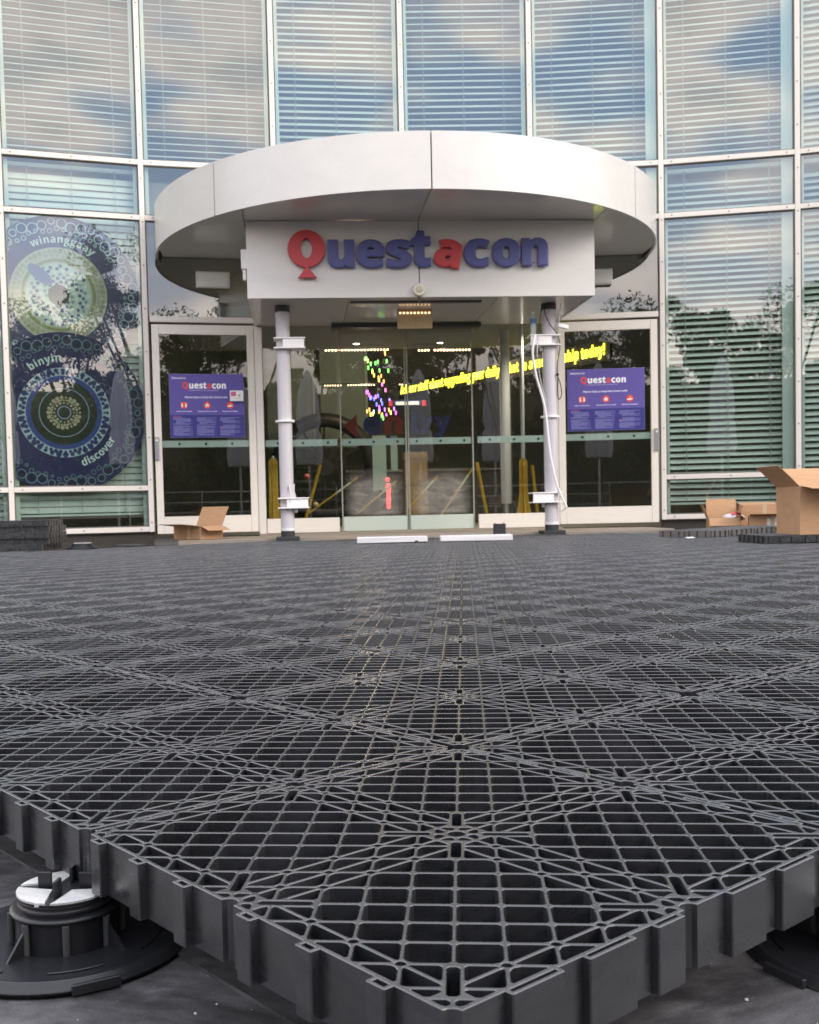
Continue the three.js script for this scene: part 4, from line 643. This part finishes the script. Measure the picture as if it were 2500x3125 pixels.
{ const o = ething('red_lamp', 'upright red glowing figure lamp behind the sliding doors', 'lamp', -0.012, 0.05, -3.0); const m = glow(1.0, 0.05, 0.06, 2.2); part('head', new THREE.SphereGeometry(0.036, 12, 10), m, o, [-0.01, 0.745, 0]); part('body', new THREE.LatheGeometry([[0.0, 0.27], [0.03, 0.29], [0.036, 0.4], [0.03, 0.52], [0.044, 0.62], [0.03, 0.68], [0, 0.685]].map((p) => new THREE.Vector2(...p)), 14), m, o); part('stand', cyl(0.02, 0.09, 0.28, 14, 0, 0.14, 0), M.dark, o); }
{ const o = ething('lobby_banner', 'pale turquoise hanging banner deep in the lobby', 'banner', -0.02, 0.62, -4.6); part('cloth', rbox(0.24, 0.98, 0.02, 0.004), std(0.30, 0.42, 0.42, 0.8), o, [0, 0.5, 0]); part('cloth', rbox(0.12, 0.62, 0.02, 0.004), std(0.30, 0.42, 0.42, 0.8), o, [0.26, 0.68, -0.02]); part('stand', cyl(0.03, 0.12, 0.62, 12, 0, -0.27, 0), M.dark, o); part('rail', box(0.6, 0.03, 0.03), M.dark, o, [0.1, 1.0, 0]); }
{ const o = ething('plywood_crate', 'tall tan plywood crate standing deep in the lobby', 'crate', 0.62, 0.05, -4.8); part('side', rbox(0.40, 1.25, 0.4, 0.01), std(0.34, 0.24, 0.13, 0.7), o, [0, 0.63, 0]); for (const y of [0.2, 0.7, 1.15]) part('batten', box(0.42, 0.06, 0.42), std(0.28, 0.19, 0.1, 0.7), o, [0, y, 0]); }
for (const [k, a] of [[0, -1.55], [1, -0.55]]) { const o = ething('wall_panel', k ? 'grey green wall panel high behind the light sculpture' : 'grey green wall panel high behind the left side light', 'panel', a, 1.5, -6.4, 0, 'pale panels in the lobby'); part('sheet', rbox(0.86, 2.0, 0.04, 0.005), std(0.24, 0.29, 0.29, 0.7), o, [0, 1.0, 0]); part('frame', box(0.05, 2.0, 0.06), std(0.4, 0.42, 0.4, 0.6), o, [0.45, 1.0, 0.01]); }
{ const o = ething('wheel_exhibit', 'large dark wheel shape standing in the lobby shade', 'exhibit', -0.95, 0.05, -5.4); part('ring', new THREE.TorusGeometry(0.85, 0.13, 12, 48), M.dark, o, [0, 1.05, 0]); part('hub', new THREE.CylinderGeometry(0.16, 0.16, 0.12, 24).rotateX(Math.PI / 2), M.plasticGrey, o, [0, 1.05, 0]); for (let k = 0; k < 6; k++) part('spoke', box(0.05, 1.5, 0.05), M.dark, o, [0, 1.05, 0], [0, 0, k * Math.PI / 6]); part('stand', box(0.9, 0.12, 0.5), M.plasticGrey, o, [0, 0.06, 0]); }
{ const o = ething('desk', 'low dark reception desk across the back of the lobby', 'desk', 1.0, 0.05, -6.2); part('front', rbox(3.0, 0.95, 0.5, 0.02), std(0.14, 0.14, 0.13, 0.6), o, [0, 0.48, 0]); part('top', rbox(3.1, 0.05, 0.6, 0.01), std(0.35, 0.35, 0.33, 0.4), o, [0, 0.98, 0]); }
{ const o = ething('toy_shelf', 'low shelf of orange and red toys behind the left column', 'shelf', -1.5, 0.05, -3.2); part('shelf', box(0.8, 0.04, 0.3), M.plasticGrey, o, [0, 0.3, 0]); part('shelf', box(0.8, 0.04, 0.3), M.plasticGrey, o, [0, 0.75, 0]); const g = new THREE.IcosahedronGeometry(0.05, 1); [[-0.25, 0.37, [0.6, 0.14, 0.03]], [-0.12, 0.38, [0.65, 0.2, 0.05]], [0.05, 0.37, [0.5, 0.05, 0.05]], [0.2, 0.82, [0.55, 0.1, 0.1]], [0.33, 0.37, [0.5, 0.36, 0.28]], [-0.2, 0.82, [0.5, 0.3, 0.25]]].forEach(([x, y, c]) => part('toy', g, std(...c, 0.5), o, [x, y, 0.05])); }

// ---------------------------------------------------------------- the garden behind the camera, mirrored in the glass
const bark = std(0.16, 0.13, 0.10, 0.9), leafMats = [std(0.050, 0.075, 0.030, 0.6, { side: THREE.DoubleSide }), std(0.065, 0.085, 0.035, 0.6, { side: THREE.DoubleSide }), std(0.042, 0.060, 0.030, 0.6, { side: THREE.DoubleSide })];
function leaves(n, clumps, size) {
  const pos = new Float32Array(n * 12), idx = [], v = new THREE.Vector3(), q = new THREE.Quaternion(), e = new THREE.Euler();
  for (let k = 0; k < n; k++) { const c = clumps[Math.floor(rnd() * clumps.length)]; const R = c[3] * Math.cbrt(rnd()), th = rr(0, 6.283), ph = Math.acos(rr(-1, 1)); const cx = c[0] + R * Math.sin(ph) * Math.cos(th), cy = c[1] + 0.75 * R * Math.cos(ph), cz = c[2] + R * Math.sin(ph) * Math.sin(th); e.set(rr(0, 6.28), rr(0, 6.28), rr(0, 6.28)); q.setFromEuler(e); const s = size * rr(0.6, 1.3); [[0, -1, 0], [0.38, 0, 0], [0, 1, 0], [-0.38, 0, 0]].forEach((p, j) => { v.set(...p).multiplyScalar(s).applyQuaternion(q); pos[k * 12 + j * 3] = cx + v.x; pos[k * 12 + j * 3 + 1] = cy + v.y; pos[k * 12 + j * 3 + 2] = cz + v.z; }); idx.push(k * 4, k * 4 + 1, k * 4 + 2, k * 4, k * 4 + 2, k * 4 + 3); }
  const g = new THREE.BufferGeometry(); g.setAttribute('position', new THREE.BufferAttribute(pos, 3)); g.setIndex(idx); g.computeVertexNormals(); return g;
}
function tree(x, z, h, r, label, n = 15500) {
  const o = thing('tree', label, 'tree', [x, -0.14, z], rr(0, 6), 'trees behind the camera'), limbs = [], clumps = [];
  const th = h * 0.36; limbs.push(new THREE.CylinderGeometry(0.09 + h * 0.004, 0.14 + h * 0.009, th, 10).translate(0, th / 2, 0));
  for (let k = 0; k < 11; k++) { const A = k * 2.4 + rr(-0.3, 0.3), L = rr(0.5, 1), p = [0, th * rr(0.7, 1), 0], q = [Math.cos(A) * r * L * 0.8, th + (h - th) * rr(-0.15, 0.92), Math.sin(A) * r * L * 0.8]; limbs.push(bar(p, q, 0.05, 6)); clumps.push([q[0], q[1], q[2], rr(0.7, 1.15) * r * 0.36]); for (let j = 0; j < 3; j++) clumps.push([q[0] * rr(0.5, 1.2) + rr(-0.6, 0.6), q[1] + rr(-0.9, 0.7), q[2] * rr(0.5, 1.2) + rr(-0.6, 0.6), rr(0.4, 0.8) * r * 0.3]); }
  clumps.push([0, h * 0.92, 0, r * 0.3]);
  part('trunk', merge(limbs), bark, o); part('crown', leaves(n, clumps, 0.10), leafMats[Math.floor(rnd() * 3)], o);
}
[[11.0, 16, 12.4, 3.6], [14.6, 19, 12.5, 3.8], [7.6, 15.5, 9.0, 2.8], [4.6, 17, 8.0, 2.9], [1.9, 16, 7.9, 2.9], [-0.9, 18, 8.4, 3.0], [-4.2, 17, 8.2, 2.9], [-8.2, 19, 9.8, 3.2], [18.5, 20, 11.5, 3.6], [23, 23, 11, 3.5], [-13, 21, 10, 3.3]].forEach((t, k) => tree(...t, `leafy garden tree behind the viewer, ${['first', 'second', 'third', 'fourth', 'fifth', 'sixth', 'seventh', 'eighth', 'ninth', 'tenth', 'eleventh', 'twelfth', 'thirteenth', 'fourteenth'][k]} counted from the tallest`));
{ const cl = []; for (let k = 0; k < 420; k++) cl.push([rr(-22, 30), rr(0.3, 5.2) * (0.85 + 0.15 * Math.sin(k)), 13.4 + rr(-0.7, 1.1), rr(0.5, 0.95)]); const o = thing('hedge', 'dense dark hedge along the garden edge behind the viewer', 'hedge', [0, -0.14, 0]); part('foliage', leaves(80000, cl, 0.15), leafMats[2], o); part('stems', merge(Array.from({ length: 60 }, (_, k) => bar([-22 + k * 0.88, 0, 13.2], [-22 + k * 0.88 + rr(-0.2, 0.2), 1.8, 13.2], 0.03, 5))), bark, o).userData.kind = 'stuff'; }
{ const o = thing('added_dark_wall', 'tall dark wall added behind the hedge to close bright gaps in the reflections', 'wall', [4, -0.14, 14.9]); part('wall', box(60, 4.9, 0.3), std(0.16, 0.15, 0.12, 0.9), o, [0, 2.45, 0]); part('coping', box(60, 0.1, 0.42), std(0.2, 0.2, 0.19, 0.9), o, [0, 4.96, 0]); }  // unseen wall, added to keep bright sky gaps out of the mirrored garden
function umbrella(x, z, label) { const o = thing('closed_umbrella', label, 'umbrella', [x, -0.14, z], 0, 'closed garden umbrellas'); part('pole', cyl(0.035, 0.035, 4.4, 12, 0, 2.2, 0), M.metal, o); const P = [[0.045, 4.38], [0.16, 4.1], [0.27, 3.5], [0.30, 2.9], [0.24, 2.7], [0.30, 2.6], [0.34, 2.0], [0.30, 1.75]].map((p) => new THREE.Vector2(...p)); const g = new THREE.LatheGeometry(P, 40), p = g.attributes.position; for (let k = 0; k < p.count; k++) { const A = Math.atan2(p.getZ(k), p.getX(k)), s = 1 + 0.16 * Math.cos(A * 8); p.setX(k, p.getX(k) * s); p.setZ(k, p.getZ(k) * s); } g.computeVertexNormals(); part('cover', g, std(0.42, 0.42, 0.44, 0.8, { side: THREE.DoubleSide }), o); part('base', rbox(0.7, 0.12, 0.7, 0.03), M.plasticGrey, o, [0, 0.06, 0]); }
umbrella(0.55, 2.8, 'closed white umbrella behind the viewer, mirrored left of the doors'); umbrella(3.7, 2.5, 'closed white umbrella behind the viewer, mirrored in the right window'); umbrella(5.9, 2.6, 'closed white umbrella behind the viewer, mirrored right of the doors');
{ const o = thing('garden_rail', 'long steel rail fence behind the viewer', 'fence', [0, -0.14, 8.5]); for (const y of [0.45, 0.8, 1.15]) part('rail', box(34, 0.045, 0.04), M.metal, o, [4, y, 0]); for (let k = 0; k < 15; k++) part('post', box(0.05, 1.2, 0.05), M.metal, o, [-12.5 + k * 2.4, 0.6, -0.046]); }
renderer.render(scene, camera);
